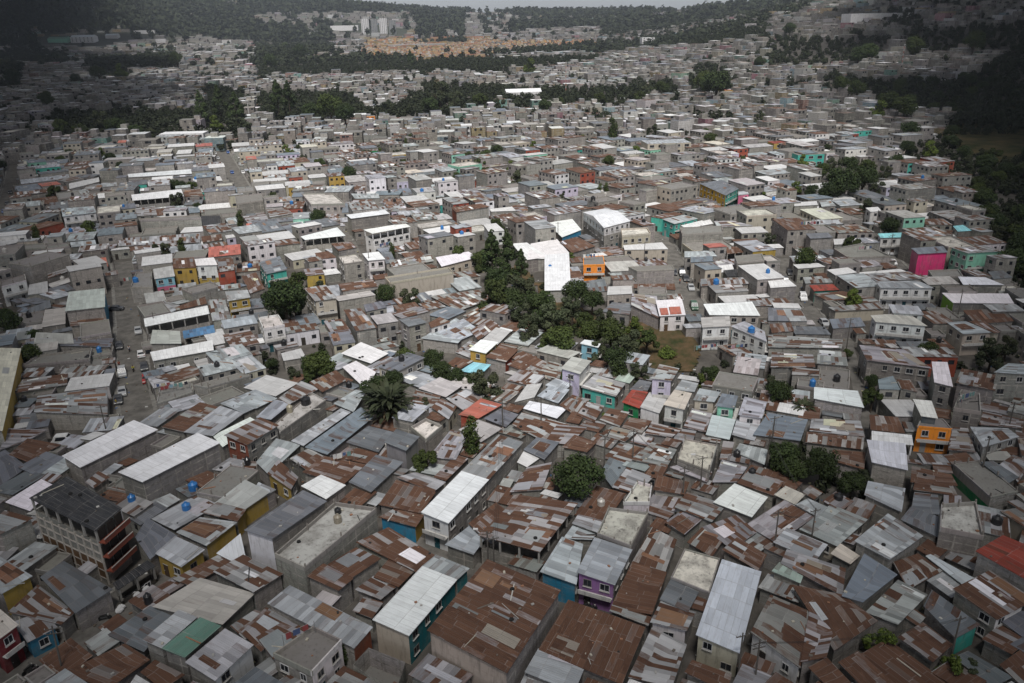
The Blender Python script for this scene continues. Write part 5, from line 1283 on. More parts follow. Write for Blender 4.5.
def mk_crown(kind, seed, n, mat):
    rs = np.random.default_rng(seed)
    if kind == 'round':
        bl = [(0, 0, .62, .27)]
        for k in range(17):
            a = rs.uniform(0, 6.28); e = rs.uniform(-.7, 1.4); r = .24*abs(math.cos(e))+.04
            bl.append((math.cos(a)*r, math.sin(a)*r, .60+.22*math.sin(e), rs.uniform(.09, .17)))
        V, Fq = leaves(n, .021, rs, bl)
    elif kind == 'loose':
        bl = []
        for k in range(15):
            a = rs.uniform(0, 6.28); r = rs.uniform(.03, .33); bl.append((math.cos(a)*r, math.sin(a)*r, rs.uniform(.35, .92)-r*.4, rs.uniform(.07, .15)))
        V, Fq = leaves(n, .022, rs, bl)
    elif kind == 'pine':
        bl = []
        for k in range(30):
            z = rs.uniform(.32, .97); a = rs.uniform(0, 6.28); r = (1.02-z)*rs.uniform(.15, .36); bl.append((math.cos(a)*r, math.sin(a)*r, z, .035+(1-z)*.085))
        V, Fq = leaves(n, .017, rs, bl)
    elif kind == 'column':
        bl = [(rs.uniform(-.05, .05), rs.uniform(-.05, .05), z, .08+.06*math.sin(min(z*3.2, 3.1))) for z in np.linspace(.18, .93, 12)]
        V, Fq = leaves(n, .02, rs, bl)
    elif kind == 'bush':
        bl = [(rs.uniform(-.4, .4), rs.uniform(-.4, .4), rs.uniform(.15, .5), rs.uniform(.16, .32)) for k in range(10)]
        V, Fq = leaves(n, .045, rs, bl)
    elif kind == 'banana':
        Vs = []; 
        for k in range(n):
            a = rs.uniform(0, 6.28); base = np.array([math.cos(a), math.sin(a), 0])*rs.uniform(.02, .26)+np.array([0, 0, rs.uniform(.28, .6)])
            L = rs.uniform(.25, .46); up = rs.uniform(.75, 1.55); dirn = np.array([math.cos(a), math.sin(a), 0]); side = np.array([-math.sin(a), math.cos(a), 0]); prev = base; w0 = .008
            for s in range(5):
                e = up-.34*s; nx = prev+(dirn*math.cos(e)+np.array([0, 0, math.sin(e)]))*L/5; w1 = [.028, .036, .034, .022, .003][s]
                Vs.append([prev-side*w0, prev+side*w0, nx+side*w1, nx-side*w1]); prev = nx; w0 = w1
        V = np.array(Vs).reshape(-1, 3); Fq = np.arange(len(V)).reshape(-1, 4)
    return npmesh('crown', V, Fq, MT[mat])
rsT = np.random.default_rng(3)
TK = {'round': [('round', 1, 3600, 'leaf_dark'), ('round', 2, 3400, 'leaf_dark'), ('round', 9, 3400, 'leaf_mid')], 'loose': [('loose', 3, 3000, 'leaf_mid'), ('loose', 4, 3000, 'leaf_grey')],
      'pine': [('pine', 5, 3000, 'leaf_dark'), ('pine', 6, 2800, 'leaf_dark')], 'column': [('column', 7, 1800, 'leaf_mid')], 'bush': [('bush', 8, 1300, 'leaf_mid'), ('bush', 10, 1300, 'leaf_lime')],
      'lime': [('loose', 11, 2600, 'leaf_lime')], 'banana': [('banana', 12, 150, 'leaf_grey')]}
TM = {k: [(mk_crown(*a), mk_trunk(a[0], rsT)) for a in v] for k, v in TK.items()}
TNAME = {'round': ('round_tree', 'dense round dark green tree'), 'loose': ('broadleaf_tree', 'loose mid green broadleaf tree'), 'pine': ('pine_tree', 'tall dark pine'), 'column': ('narrow_tree', 'narrow upright green tree'),
         'bush': ('shrub', 'bushy green shrub'), 'lime': ('broadleaf_tree', 'bright yellow green tree'), 'banana': ('banana_clump', 'clump of banana plants')}
RAD = {'round': .42, 'loose': .40, 'pine': .22, 'column': .15, 'bush': .55, 'lime': .40, 'banana': .45}; MID = {'round': .62, 'loose': .6, 'pine': .6, 'column': .55, 'bush': .4, 'lime': .6, 'banana': .5}
TR = random.Random(21)
def add_tree(x, y, Ht, kind, label, wide=1.0, cat=None, var=None):
    z = T(x, y); nm, _ = TNAME[kind]; root = empty(nm, (x, y, z-.15), label, cat or ('tree' if kind not in ('bush', 'banana') else ('shrub' if kind == 'bush' else 'banana plants')), 'trees and shrubs of the town')
    root.rotation_euler.z = TR.uniform(0, 6.28); root.scale = (Ht*wide, Ht*wide, Ht)
    cm, tm = TM[kind][TR.randrange(len(TM[kind])) if var is None else var]
    link(bpy.data.objects.new('crown', cm), root)
    if kind == 'banana':
        link(bpy.data.objects.new('dead_leaves', SKIRT), root)
    if kind != 'bush': link(bpy.data.objects.new('trunk', tm), root)
    return root
_rs = np.random.default_rng(44); SKIRT = mk_crown('banana', 13, 60, 'dead_leaf'); 
def _droop(me):
    v = np.empty(len(me.vertices)*3, np.float32); me.vertices.foreach_get('co', v); v = v.reshape(-1, 3); v[:, :2] *= .62; v[:, 2] = np.maximum(v[:, 2]*.75-.1, .02); me.vertices.foreach_set('co', v.ravel()); me.name = 'dead_leaves'
_droop(SKIRT)
def tree_px(px, py, rpx, kind, wide=1.0, var=None, label=None):
    g = hit(px, py, 3.0); dist = (g-CAM).dot(fwd); Ht = rpx*dist/F/RAD[kind]/wide
    g = hit(px, py, Ht*MID[kind]); dist = (g-CAM).dot(fwd); Ht = rpx*dist/F/RAD[kind]/wide; g = hit(px, py, Ht*MID[kind])
    lab = label or uniq(TNAME[kind][1], (px, py)); return add_tree(g.x, g.y, Ht, kind, lab, wide, var=var)
tree_px(579, 475, 28, 'round', 1.15, 0, 'large dense round tree standing alone among rusty roofs right of centre')
tree_px(388, 402, 27, 'banana', 1.0, 0, 'big clump of tall banana plants with dead brown leaf skirts')
tree_px(374, 388, 16, 'round', 1.0, 1); tree_px(392, 380, 14, 'round', 1.0, 1)
for a in [(284, 297, 24, 'round'), (298, 280, 12, 'loose'), (492, 252, 13, 'pine'), (507, 250, 12, 'pine'), (521, 264, 9, 'pine'), (482, 266, 8, 'bush'), (497, 292, 20, 'loose'), (515, 287, 16, 'loose'), (540, 302, 18, 'round'),
          (555, 320, 20, 'loose'), (530, 328, 16, 'loose'), (560, 338, 18, 'round'), (575, 290, 15, 'round'), (592, 299, 13, 'round'), (612, 332, 18, 'round'), (630, 346, 19, 'loose'), (618, 358, 17, 'round'), (600, 348, 12, 'loose'),
          (571, 257, 6.5, 'lime'), (634, 325, 12, 'lime'), (638, 360, 10, 'lime'), (700, 380, 10, 'lime'), (712, 372, 9, 'round'), (720, 380, 8, 'lime'), (780, 392, 15, 'round'), (770, 385, 12, 'loose'), (783, 455, 19, 'round'), (795, 470, 16, 'round'), (823, 462, 19, 'round'),
          (803, 408, 12, 'banana'), (852, 482, 15, 'round'), (873, 396, 12, 'loose'), (872, 380, 8, 'round'), (848, 353, 6, 'round'), (928, 350, 12, 'round'), (973, 378, 12, 'round'), (992, 352, 16, 'loose'), (1008, 345, 12, 'loose'),
          (883, 640, 17, 'lime'), (953, 667, 18, 'lime'), (972, 672, 14, 'loose'), (594, 425, 7, 'bush'), (599, 410, 7, 'lime'), (550, 438, 5, 'bush'), (413, 413, 12, 'loose'), (426, 405, 9, 'loose'), (406, 358, 13, 'round'), (433, 358, 12, 'round'),
          (420, 365, 9, 'bush'), (441, 370, 13, 'round'), (456, 376, 11, 'round'), (486, 384, 18, 'loose'), (472, 380, 10, 'round'), (425, 460, 15, 'loose'), (471, 438, 8, 'column'), (311, 362, 12, 'round'), (314, 372, 13, 'loose'), (296, 376, 9, 'loose'), (271, 363, 7, 'round'),
          (282, 388, 8, 'bush'), (273, 197, 8, 'loose'), (349, 173, 9, 'round'), (5, 320, 15, 'round'), (32, 335, 8, 'round'), (197, 206, 5, 'round'), (28, 354, 13, 'round'), (250, 366, 6, 'loose'), (67, 470, 9, 'round'),
          (843, 180, 18, 'round'), (863, 177, 16, 'round'), (830, 190, 12, 'round'), (878, 190, 10, 'loose'), (813, 191, 9, 'round'), (613, 132, 5, 'column'), (690, 170, 4, 'bush'), (648, 338, 13, 'loose'), (668, 352, 9, 'bush'), (585, 320, 12, 'loose'), (505, 275, 10, 'bush'), (520, 312, 14, 'loose'),
          (462, 178, 7, 'round'), (480, 163, 8, 'loose'), (497, 167, 6, 'bush'), (300, 147, 5, 'round'), (412, 137, 6, 'loose'), (420, 155, 6, 'loose'), (390, 640, 6, 'bush'), (345, 650, 5, 'column'), (960, 607, 6, 'bush'), (716, 82, 20, 'round'), (704, 80, 12, 'round'), (662, 88, 9, 'round'), (648, 92, 8, 'loose'),
          (45, 98, 9, 'round'), (512, 300, 15, 'round'), (530, 290, 14, 'loose'), (545, 316, 15, 'round'), (498, 276, 14, 'round'), (488, 300, 11, 'loose'), (572, 308, 14, 'loose'), (590, 332, 15, 'round'), (550, 340, 13, 'loose'), (604, 318, 12, 'loose'), (640, 372, 12, 'loose'), (478, 258, 9, 'round'), (620, 372, 10, 'round'), (822, 170, 10, 'round'), (835, 166, 10, 'loose'), (850, 163, 10, 'round'), (868, 166, 9, 'round'), (885, 172, 8, 'loose'), (896, 160, 8, 'round'), (252, 150, 5, 'loose'), (333, 128, 5, 'round'), (705, 132, 5, 'round'), (760, 118, 6, 'loose'), (560, 150, 4, 'bush'), (655, 128, 5, 'loose'), (120, 165, 5, 'round'), (60, 160, 6, 'round'), (760, 62, 7, 'round'), (790, 28, 7, 'round'), (120, 70, 10, 'lime'), (98, 72, 9, 'round'), (160, 50, 18, 'round'), (176, 58, 12, 'round'), (40, 58, 18, 'round'), (55, 56, 14, 'round'), (75, 78, 6, 'round'), (12, 75, 9, 'round'), (60, 125, 9, 'loose'), (80, 130, 9, 'loose'), (100, 120, 12, 'loose'), (115, 125, 11, 'round'),
          (135, 130, 8, 'round'), (150, 134, 7, 'loose'), (215, 122, 9, 'lime'), (200, 105, 9, 'pine'), (218, 100, 9, 'pine'), (235, 105, 8, 'pine'), (277, 96, 11, 'pine'), (288, 95, 9, 'pine'), (300, 84, 3, 'round'), (410, 57, 10, 'pine'), (447, 28, 20, 'round'), (432, 30, 14, 'round'), (330, 105, 16, 'round'), (345, 112, 12, 'round'),
          (310, 110, 10, 'round'), (440, 92, 14, 'loose'), (455, 100, 10, 'loose'), (430, 104, 10, 'round'), (480, 100, 10, 'loose'), (500, 105, 8, 'loose'), (600, 98, 8, 'loose'), (620, 100, 7, 'loose'), (640, 96, 7, 'loose'), (560, 102, 7, 'loose'), (545, 105, 8, 'round'), (530, 65, 9, 'lime'), (270, 60, 16, 'round'), (285, 45, 14, 'round'), (300, 50, 12, 'round'),
          (870, 50, 10, 'round'), (860, 54, 10, 'round'), (915, 46, 12, 'round'), (975, 40, 12, 'round'), (900, 85, 9, 'round'), (930, 148, 10, 'lime'), (910, 128, 10, 'round'), (888, 100, 12, 'round'), (905, 105, 14, 'round'), (880, 108, 10, 'lime'), (842, 84, 10, 'round'), (858, 88, 10, 'round')]:
    tree_px(*a)
# forest of the right hand slope, each tree that can be told apart
SLOPE = FOREST[16]; cnt = 0
for tries in range(3000):
    px = TR.uniform(826, 1040); py = TR.uniform(82, 300)
    if not inpoly(px, py, SLOPE) or inpoly(px, py, GRASS): continue
    g = hit(px, py)
    if any((g.x-a)**2+(g.y-b)**2 < r*r for a, b, r in getattr(add_tree, 'sites', [])): continue
    Ht = TR.uniform(7, 12); add_tree.sites = getattr(add_tree, 'sites', [])+[(g.x, g.y, 5.0+py*-.0)]
    kd = TR.choice(['round', 'round', 'loose', 'round', 'round']); cnt += 1
    add_tree(g.x, g.y, Ht, kd, 'dark leafy tree in the dense wood covering the slope at the right edge', 1.15)
    if cnt >= 60: break
for x, y, px, py in SITES:
    kd = TR.choice(['round', 'loose', 'loose', 'round', 'lime', 'bush', 'column']); add_tree(x, y, TR.uniform(5.5, 9.5) if kd != 'bush' else TR.uniform(2.5, 4), kd, uniq(TNAME[kd][1], (px, py)))
# undergrowth below the slope wood and far woods: one mass nobody could count
def base_cloud(seed, n, size):
    rs = np.random.default_rng(seed); bl = [(0, 0, .55, .3)]+[(rs.uniform(-.25, .25), rs.uniform(-.25, .25), rs.uniform(.3, .8), rs.uniform(.12, .22)) for _ in range(6)]
    return leaves(n, size, rs, bl)[0]
NEARC = [base_cloud(50+i, 170, .075) for i in range(4)]; FARC = [base_cloud(60+i, 46, .14) for i in range(4)]
Vs = []; rs = np.random.default_rng(9)
def put(x, y, Hh, added_clouds):
    b = added_clouds[rs.integers(len(added_clouds))]; a = rs.uniform(0, 6.28); ca, sa_ = math.cos(a), math.sin(a); k = Hh*rs.uniform(.85, 1.2)
    Vs.append(np.stack([(b[:, 0]*ca-b[:, 1]*sa_)*k+x, (b[:, 0]*sa_+b[:, 1]*ca)*k+y, b[:, 2]*Hh+T(x, y)-Hh*.12], 1))
for x, y, z, dd in forest_pts:
    if dd < 1500: put(x+rs.uniform(-3, 3), y+rs.uniform(-3, 3), rs.uniform(6, 12) if dd > 600 else rs.uniform(4, 8), NEARC)
    elif dd < 2600: put(x, y, rs.uniform(12, 19), FARC)
    else: put(x, y, rs.uniform(24, 38), FARC)
for tries in range(2200):
    px = TR.uniform(815, 1060); py = TR.uniform(80, 320)
    if inpoly(px, py, SLOPE) and not inpoly(px, py, GRASS):
        g = hit(px, py); put(g.x, g.y, rs.uniform(2.5, 6), NEARC)
for P, n, hh in [(NOH[0], 160, (1, 3)), (NOH[6], 60, (1.5, 4)), (NOH[1], 25, (1, 3)), (NOH[8], 30, (1, 3)), (NOH[12], 60, (1, 3)), (NOH[18], 30, (1, 3))]:
    xs = [p[0] for p in P]; ys = [p[1] for p in P]
    for k in range(n):
        px = TR.uniform(min(xs), max(xs)); py = TR.uniform(min(ys), max(ys))
        if P is NOH[0] and px > 640 and py < 362: continue
        if inpoly(px, py, P): g = hit(px, py); put(g.x, g.y, TR.uniform(*hh), NEARC)
V = np.concatenate(Vs); tag(link(bpy.data.objects.new('far_woods', npmesh('far_woods', V, np.arange(len(V)).reshape(-1, 4), MT['leaf_far']))), 'dark far woods and undergrowth between the quarters and over the hills', 'woods', kind='stuff')
print('wood clumps', len(Vs))
# bare earth of the hollow and the dry grass slope
def patch(name, poly, mat, dz):
    # fan of small cells following the ground
    pts = [hit(*p) for p in poly]; xs = [p.x for p in pts]; ys = [p.y for p in pts]; n = 26
    X = np.linspace(min(xs), max(xs), n); Y = np.linspace(min(ys), max(ys), n); V = []; Fc = []
    for i in range(n):
        for j in range(n): V.append((X[j], Y[i], T(X[j], Y[i])+dz+.15*math.sin(j*1.7)*math.cos(i*1.3)))
    for i in range(n-1):
        for j in range(n-1):
            c = ((X[j]+X[j+1])/2, (Y[i]+Y[i+1])/2)
            if inpoly(c[0], c[1], [(p.x, p.y) for p in pts]): Fc.append((i*n+j, i*n+j+1, (i+1)*n+j+1, (i+1)*n+j))
    me = bpy.data.meshes.new(name); me.from_pydata(V, [], Fc); me.materials.append(MT[mat]); me.update()
    tag(link(bpy.data.objects.new(name, me)), kind='structure')
patch('bare_earth', [(632, 318), (690, 332), (700, 352), (694, 372), (660, 376), (634, 372), (620, 345)], 'earth', .3)
patch('earth_clearing', [(508, 268), (528, 266), (535, 285), (560, 330), (590, 340), (600, 318), (575, 305), (560, 290), (540, 282), (515, 285)], 'earth', .3)
patch('dry_grass', [(958, 112), (1040, 96), (1050, 145), (1010, 168), (962, 152), (945, 130)], 'grass', .8)
# ------------------------------------------------------------------ street furniture
def roof_z(px, py):
    for e in sorted(ENT, key=lambda e: -e['h']):
        P = [proj(q)[:2] for q in e['Q']]
        if inpoly(px, py, P): return e['zb']+e['h']+.02, e
    return None, None
def tank(px, py, col, word, r=.75, h=1.5):
    z, e = roof_z(px, py)
    if z is None: g = hit(px, py, 0); z = g.z; 
    g = hitz(px, py, z); name = 'water_tank'
    root = empty(name, (g.x, g.y, z), uniq(word+' water tank on a roof', (px, py)), 'water tank', 'roof water tanks')
    b = MB(); b.cyl((0, 0, 0), r, h*.78, col, 14, r*1.0, m='gloss'); b.cyl((0, 0, h*.78), r, h*.22, col, 14, r*.35, m='gloss')
    for k in (.2, .45, .65): b.cyl((0, 0, h*k), r*1.03, .06, col, 14, r*1.03, m='gloss')
    b.build('tank_body', parent=root); c = MB(); c.cyl((0, 0, h), r*.36, .12, col, 10, m='gloss'); c.build('lid', parent=root)
BK = (.02, .02, .022); BL = (.03, .16, .42)
for a in [(303, 627, BL, 'bright blue', .8, 1.9), (89, 361, BK, 'black', .8, 1.5), (306, 404, BK, 'black', .95, 1.6), (290, 412, (.3, .27, .2), 'beige', .6, 1.6), (773, 553, BK, 'black', .8, 1.7), (752, 474, BK, 'black', .6, 1.1),
          (196, 180, BL, 'blue', .8, 1.6), (71, 232, BL, 'blue', .7, 1.4), (716, 284, BL, 'blue', .8, 1.6), (751, 333, BL, 'blue', .8, 1.7), (136, 282, BL, 'blue', .8, 1.5), (593, 201, BK, 'black', .9, 1.9), (422, 192, BL, 'blue', .8, 1.5),
          (338, 522, (.25, .22, .17), 'brown clay coloured', .6, 1.3), (338, 513, BK, 'black', .5, .9), (240, 268, BK, 'black', .8, 1.5), (760, 642, (.5, .5, .5), 'white', .5, 1.4), (550, 267, BL, 'blue', .5, .7), (893, 279, (.4, .36, .3), 'pale', .5, 1.2)]: tank(*a)
TKR = random.Random(12); nt_ = 0
for e in ENT:
    if e['traced'] or not (160 < e['c'][1] < 640) or e['rc'] in 'YD' or TKR.random() > .12 or nt_ > 55: continue
    q = e['Q'][0].lerp(e['Q'][2], TKR.uniform(.3, .7)); pp = proj(q); nt_ += 1
    cc, wd = TKR.choice([(BK, 'black'), (BK, 'black'), (BL, 'blue'), ((.45, .43, .4), 'pale')]); tank(pp[0], pp[1], cc, wd, TKR.uniform(.5, .75), TKR.uniform(1.1, 1.6))
def pole(px, py, h=8.5, lamp=False, arms=1, lean=0.0, lab=None):
    g = hit(px, py, h); z = T(g.x, g.y)
    root = empty('street_lamp' if lamp else 'utility_pole', (g.x, g.y, z), lab or uniq('grey utility pole with a crossarm' if not lamp else 'tall street lamp', (px, py)), 'street lamp' if lamp else 'utility pole', 'utility poles along the lanes')
    root.rotation_euler.y = lean; col = (.11, .10, .09)
    b = MB(); b.cyl((0, 0, -.5), .15, h+.5, col, 8, .09); b.build('pole_shaft', parent=root)
    for k in range(arms):
        c = MB(); c.box((0, 0, h-.5-k*.7), (.8, .22, 0), (-.015, .05, 0), .08, (.09, .08, .07))
        for s in (-.8, -.3, .3, .8): c.cyl((s, s*.28, h-.38-k*.7), .05, .16, (.3, .3, .3), 6)
        c.build('crossarm', parent=root)
    if lamp:
        c = MB(); c.cyl((0, 0, h-.2), .04, 1.6, col, 6, .035, axis=(-1, 0, .35)); c.build('lamp_arm', parent=root); d = MB(); d.box((-1.6, 0, h+.3), (.35, 0, 0), (0, .14, 0), .14, (.6, .6, .6), bottom=True); d.build('lamp_head', parent=root)
    return Vector((g.x, g.y, z+h-.3))
PP = [pole(541, 397), pole(570, 374), pole(634, 429), pole(605, 437), pole(685, 466, arms=2), pole(703, 456, lamp=True), pole(502, 398, 9, lamp=True, lab='tall street lamp beside the faded red roof'),
      pole(48, 626, 9, arms=2, lab='leaning utility pole with two white lamps on the lower left alley', lean=.05), pole(487, 531, 8, lamp=True), pole(493, 536, 8), pole(368, 251, 9), pole(558, 222, 9), pole(743, 633, 8), pole(760, 640, 8, arms=2), pole(961, 616, 8), pole(990, 437, 9),
      pole(779, 510, 9), pole(816, 508, 8), pole(893, 234, 9), pole(963, 290, 9), pole(851, 318, 9), pole(775, 416, 8), pole(770, 434, 8), pole(298, 462, 6), pole(288, 458, 6), pole(645, 242, 8), pole(112, 255, 8), pole(1015, 402, 8), pole(100, 405, 8), pole(152, 312, 8)]
for (px, py, hh, lb) in [(566, 62, 32, 'slim tall red and white antenna mast at upper centre'), (905, 44, 26, 'tall thin antenna mast before the dark trees at upper right'), (247, 100, 16, 'tall pale pole above the upper left trees'), (198, 22, 22, 'white water tower shaft at the far left horizon')]:
    g = hit(px, py, hh); root = empty('antenna_mast', (g.x, g.y, T(g.x, g.y)), lb, 'mast'); b = MB()
    for k in range(int(hh/2)):
        b.cyl((0, 0, k*2-.5 if k == 0 else k*2), .5-.012*k, 2.0, (.3, .12, .1) if k % 2 and hh > 25 else (.35, .34, .33), 4, .5-.012*(k+1))
    b.build('mast_lattice', parent=root); c = MB(); c.cyl((0, 0, hh-1), .9, .8, (.4, .4, .4), 8); c.build('antenna', parent=root)
def cable(a, b, sag, n=3):
    mb = MB()
    for k in range(n):
        off = Vector((.25*k, .1*k, -.2*k)); prev = a+off
        for s in range(1, 13):
            t = s/12; p = a.lerp(b, t)+off-Vector((0, 0, sag*4*t*(1-t))); mb.cyl(prev, .022, (p-prev).length, (.03, .03, .03), 3, .022, axis=p-prev, cap=False); prev = p
    c = proj((a+b)/2); o = mb.build('power_cable', loc=tuple(a)); tag(o, uniq('thin black power cables strung between poles', c[:2], maxw=16), 'cable', 'power cables over the roofs')
for i, j in [(0, 1), (1, 3), (3, 2), (2, 4), (4, 5), (8, 9), (12, 13), (16, 17), (20, 18), (21, 22), (22, 5), (6, 0), (13, 14), (23, 24), (9, 6), (17, 22), (15, 27)]: cable(PP[i], PP[j], 1.0)
# ------------------------------------------------------------------ vehicles
def mk_car(van, col):
    L, Wd, H = (4.6, 1.8, 1.85) if van else (4.2, 1.7, 1.42); parts = []
    b = MB(); g = .28
    prof = [(-L/2, g), (-L/2, .85), (-L*.44, .95), (-L*.36, H-.06), (-L*.30, H), (L*.12, H), (L*.27, .98), (L*.46, .86), (L/2, .7), (L/2, g)] if van else [(-L/2, g), (-L/2, .82), (-L*.40, .92), (-L*.26, H-.03), (-L*.12, H), (L*.08, H-.02), (L*.24, .93), (L*.45, .80), (L/2, .62), (L/2, g)]
    def yy(z): return Wd/2*(1 if z < .95 else 1-.16*(z-.95)/(H-.95))
    for i in range(len(prof)):
        j = (i+1) % len(prof); (x0, z0), (x1, z1) = prof[i], prof[j]
        b.face([(x0, -yy(z0), z0), (x1, -yy(z1), z1), (x1, yy(z1), z1), (x0, yy(z0), z0)], None, col, (0, 0, 0), 'gloss')
    for s in (-1, 1): b.face([(x, s*yy(z), z) for x, z in prof], None, col, (0, 0, 0), 'gloss')
    parts.append(('body', b))
    w_ = MB()
    for s in (-1, 1):
        p = [(x, z) for x, z in ((-L*.33, 1.0), (-L*.27, H-.14), (L*.09, H-.14), (L*.20, 1.0))]; w_.face([(x, s*(yy(z)+.012), z) for x, z in p], None, col, (0, 0, 0), 'glass')
    x0, z0 = prof[5]; x1, z1 = prof[6]; n = Vector((z0-z1, 0, x1-x0)).normalized()*.012
    def on(xa, za, xb, zb, f): return xa+(xb-xa)*f, za+(zb-za)*f
    for (xa, za), (xb, zb) in ((prof[5], prof[6]), (prof[3], prof[2])):
        n = Vector((abs(za-zb), 0, abs(xb-xa))).normalized()*.014; n.x *= 1 if xb > xa else -1
        a = on(xa, za, xb, zb, .12); c = on(xa, za, xb, zb, .9)
        w_.face([(a[0]+n.x, -yy(a[1])*.88, a[1]+n.z), (c[0]+n.x, -yy(c[1])*.9, c[1]+n.z), (c[0]+n.x, yy(c[1])*.9, c[1]+n.z), (a[0]+n.x, yy(a[1])*.88, a[1]+n.z)], None, col, (0, 0, 0), 'glass')
    parts.append(('windows', w_))
    for sx in (-.31, .31):
        for s in (-1, 1):
            q = MB(); q.cyl((L*sx, s*(Wd/2-.12), .31), .31, .16*s, (.02, .02, .02), 12, axis=(0, 1, 0)) if s > 0 else q.cyl((L*sx, -(Wd/2-.12)-.16, .31), .31, .16, (.02, .02, .02), 12, axis=(0, 1, 0)); parts.append(('wheel', q))
            
    for s in (-1, 1):
        q = MB(); q.box((L/2+.004, s*Wd*.34, .6), (.02, 0, 0), (0, .2, 0), .14, (.75, .75, .7)); parts.append(('headlight', q))
        q = MB(); q.box((-L/2-.004, s*Wd*.38, .68), (.02, 0, 0), (0, .12, 0), .16, (.4, .02, .02)); parts.append(('tail_light', q))
    return parts
PROT = {}
COLS = {'white': (.7, .7, .7), 'silver': (.38, .39, .40), 'dark grey': (.06, .062, .068), 'red': (.35, .03, .03), 'blue': (.04, .10, .30), 'green': (.06, .12, .08)}
def car(px, py, cname, van, ang, label=None, dz=.02):
    g = hit(px, py, .7); z = T(g.x, g.y)+dz; key = (cname, van)
    root = empty('parked_car', (g.x, g.y, z), label or uniq(f"{cname} parked {'off road car' if van else 'car'}", (px, py)), 'car', 'cars parked in the streets', rz=ang)
    if key not in PROT: PROT[key] = [m.build(n, parent=root) for n, m in mk_car(van, COLS[cname])]
    else:
        for o in PROT[key]: c = o.copy(); C.objects.link(c); c.parent = root
def sdir(i, k):
    R = occ_streets[i][0]; a = R[min(int(k*len(R)), len(R)-2)]; b = R[min(int(k*len(R)), len(R)-2)+1]; return math.atan2(b.y-a.y, b.x-a.x)
car(65, 440, 'white', True, .15, 'white off road car parked alone in the dirt lot on the left')
car(141, 353, 'white', False, sdir(0, .6)+math.pi, 'white car parked at the kerb of the left street')
for a in [(337, 289, 'dark grey', False, .2), (346, 287, 'white', False, -.6), (357, 285, 'dark grey', False, -.6), (363, 289, 'silver', False, .3), (341, 293, 'dark grey', True, 3.2), (352, 292, 'white', False, .1), (370, 290, 'dark grey', False, .4),
          (691, 287, 'silver', False, sdir(2, .7)), (694, 306, 'green', True, sdir(2, .8)), (686, 278, 'dark grey', False, sdir(2, .6)), (640, 181, 'white', False, 2.4), (716, 209, 'white', False, .3), (757, 231, 'white', True, 2.2), (707, 208, 'silver', False, .3),
          (803, 297, 'white', True, sdir(3, .3)), (824, 322, 'silver', False, sdir(3, .75)), (790, 272, 'dark grey', False, sdir(3, .1)), (893, 262, 'white', False, sdir(5, .6)), (889, 252, 'silver', True, sdir(5, .4)), (226, 181, 'white', False, sdir(1, .5)), (232, 172, 'blue', False, sdir(1, .5)),
          (229, 187, 'silver', False, sdir(1, .6)), (234, 192, 'dark grey', False, sdir(1, .8)), (221, 164, 'white', False, sdir(1, .4)), (215, 153, 'white', False, sdir(1, .2)), (243, 172, 'white', False, sdir(1, .6)), (240, 164, 'silver', False, sdir(1, .6)), (218, 158, 'silver', False, sdir(1, .2)),
          (146, 378, 'red', False, sdir(0, .7)), (122, 372, 'silver', True, sdir(0, .6)), (119, 345, 'dark grey', False, sdir(0, .5)), (144, 366, 'dark grey', False, sdir(0, .6)), (138, 330, 'silver', False, sdir(0, .4)), (7, 203, 'dark grey', False, sdir(9, .5)), (4, 211, 'blue', False, sdir(9, .6)), (10, 192, 'dark grey', False, sdir(9, .4)), (116, 308, 'dark grey', False, .1), (150, 188, 'silver', True, .2), (122, 391, 'silver', False, sdir(0, .8)), (118, 399, 'dark grey', False, sdir(0, .8)),
          (228, 152, 'blue', False, sdir(1, .2)), (785, 281, 'dark grey', True, sdir(3, .1)), (672, 82, 'white', False, 1.5), (668, 88, 'white', False, 1.5), (674, 272, 'dark grey', False, sdir(2, .5)), (682, 273, 'dark grey', True, sdir(2, .5))]: car(*a)
# ------------------------------------------------------------------ people
def body_mesh(name, J, E, R, mat, tints=None):
    me = bpy.data.meshes.new(name); me.from_pydata(J, E, []); me.update(); o = bpy.data.objects.new(name, me); C.objects.link(o)
    sk = o.modifiers.new('Skin', 'SKIN')
    if not me.skin_vertices: me.skin_vertices.new() if hasattr(me.skin_vertices, 'new') else None
    for i, r in enumerate(R):
        me.skin_vertices[0].data[i].radius = (r, r); me.skin_vertices[0].data[i].use_root = (i == 0)
    ss = o.modifiers.new('Sub', 'SUBSURF'); ss.levels = 1; ss.render_levels = 1
    dg = bpy.context.evaluated_depsgraph_get(); ev = o.evaluated_get(dg); m2 = bpy.data.meshes.new_from_object(ev); m2.name = name
    bpy.data.objects.remove(o); m2.materials.clear(); m2.materials.append(mat); return m2
def skinmesh(name, J, E, R, mat):
    bm = bmesh.new(); me = bpy.data.meshes.new(name); me.from_pydata(J, E, []); me.update()
    bm.from_mesh(me); bm.verts.layers.skin.verify(); bm.to_mesh(me); bm.free(); return body_mesh2(name, me, R, mat)
def body_mesh2(name, me, R, mat):
    o = bpy.data.objects.new(name, me); C.objects.link(o); o.modifiers.new('Skin', 'SKIN')
    for i, r in enumerate(R): me.skin_vertices[0].data[i].radius = (r, r); me.skin_vertices[0].data[i].use_root = (i == 0)
    ss = o.modifiers.new('Sub', 'SUBSURF'); ss.levels = 1; ss.render_levels = 1
    dg = bpy.context.evaluated_depsgraph_get(); m2 = bpy.data.meshes.new_from_object(o.evaluated_get(dg)); m2.name = name
    bpy.data.objects.remove(o); m2.materials.clear(); m2.materials.append(mat); return m2
def cloth(name, c): return mat_col(name, c, tuple(x*.8 for x in c), 8)
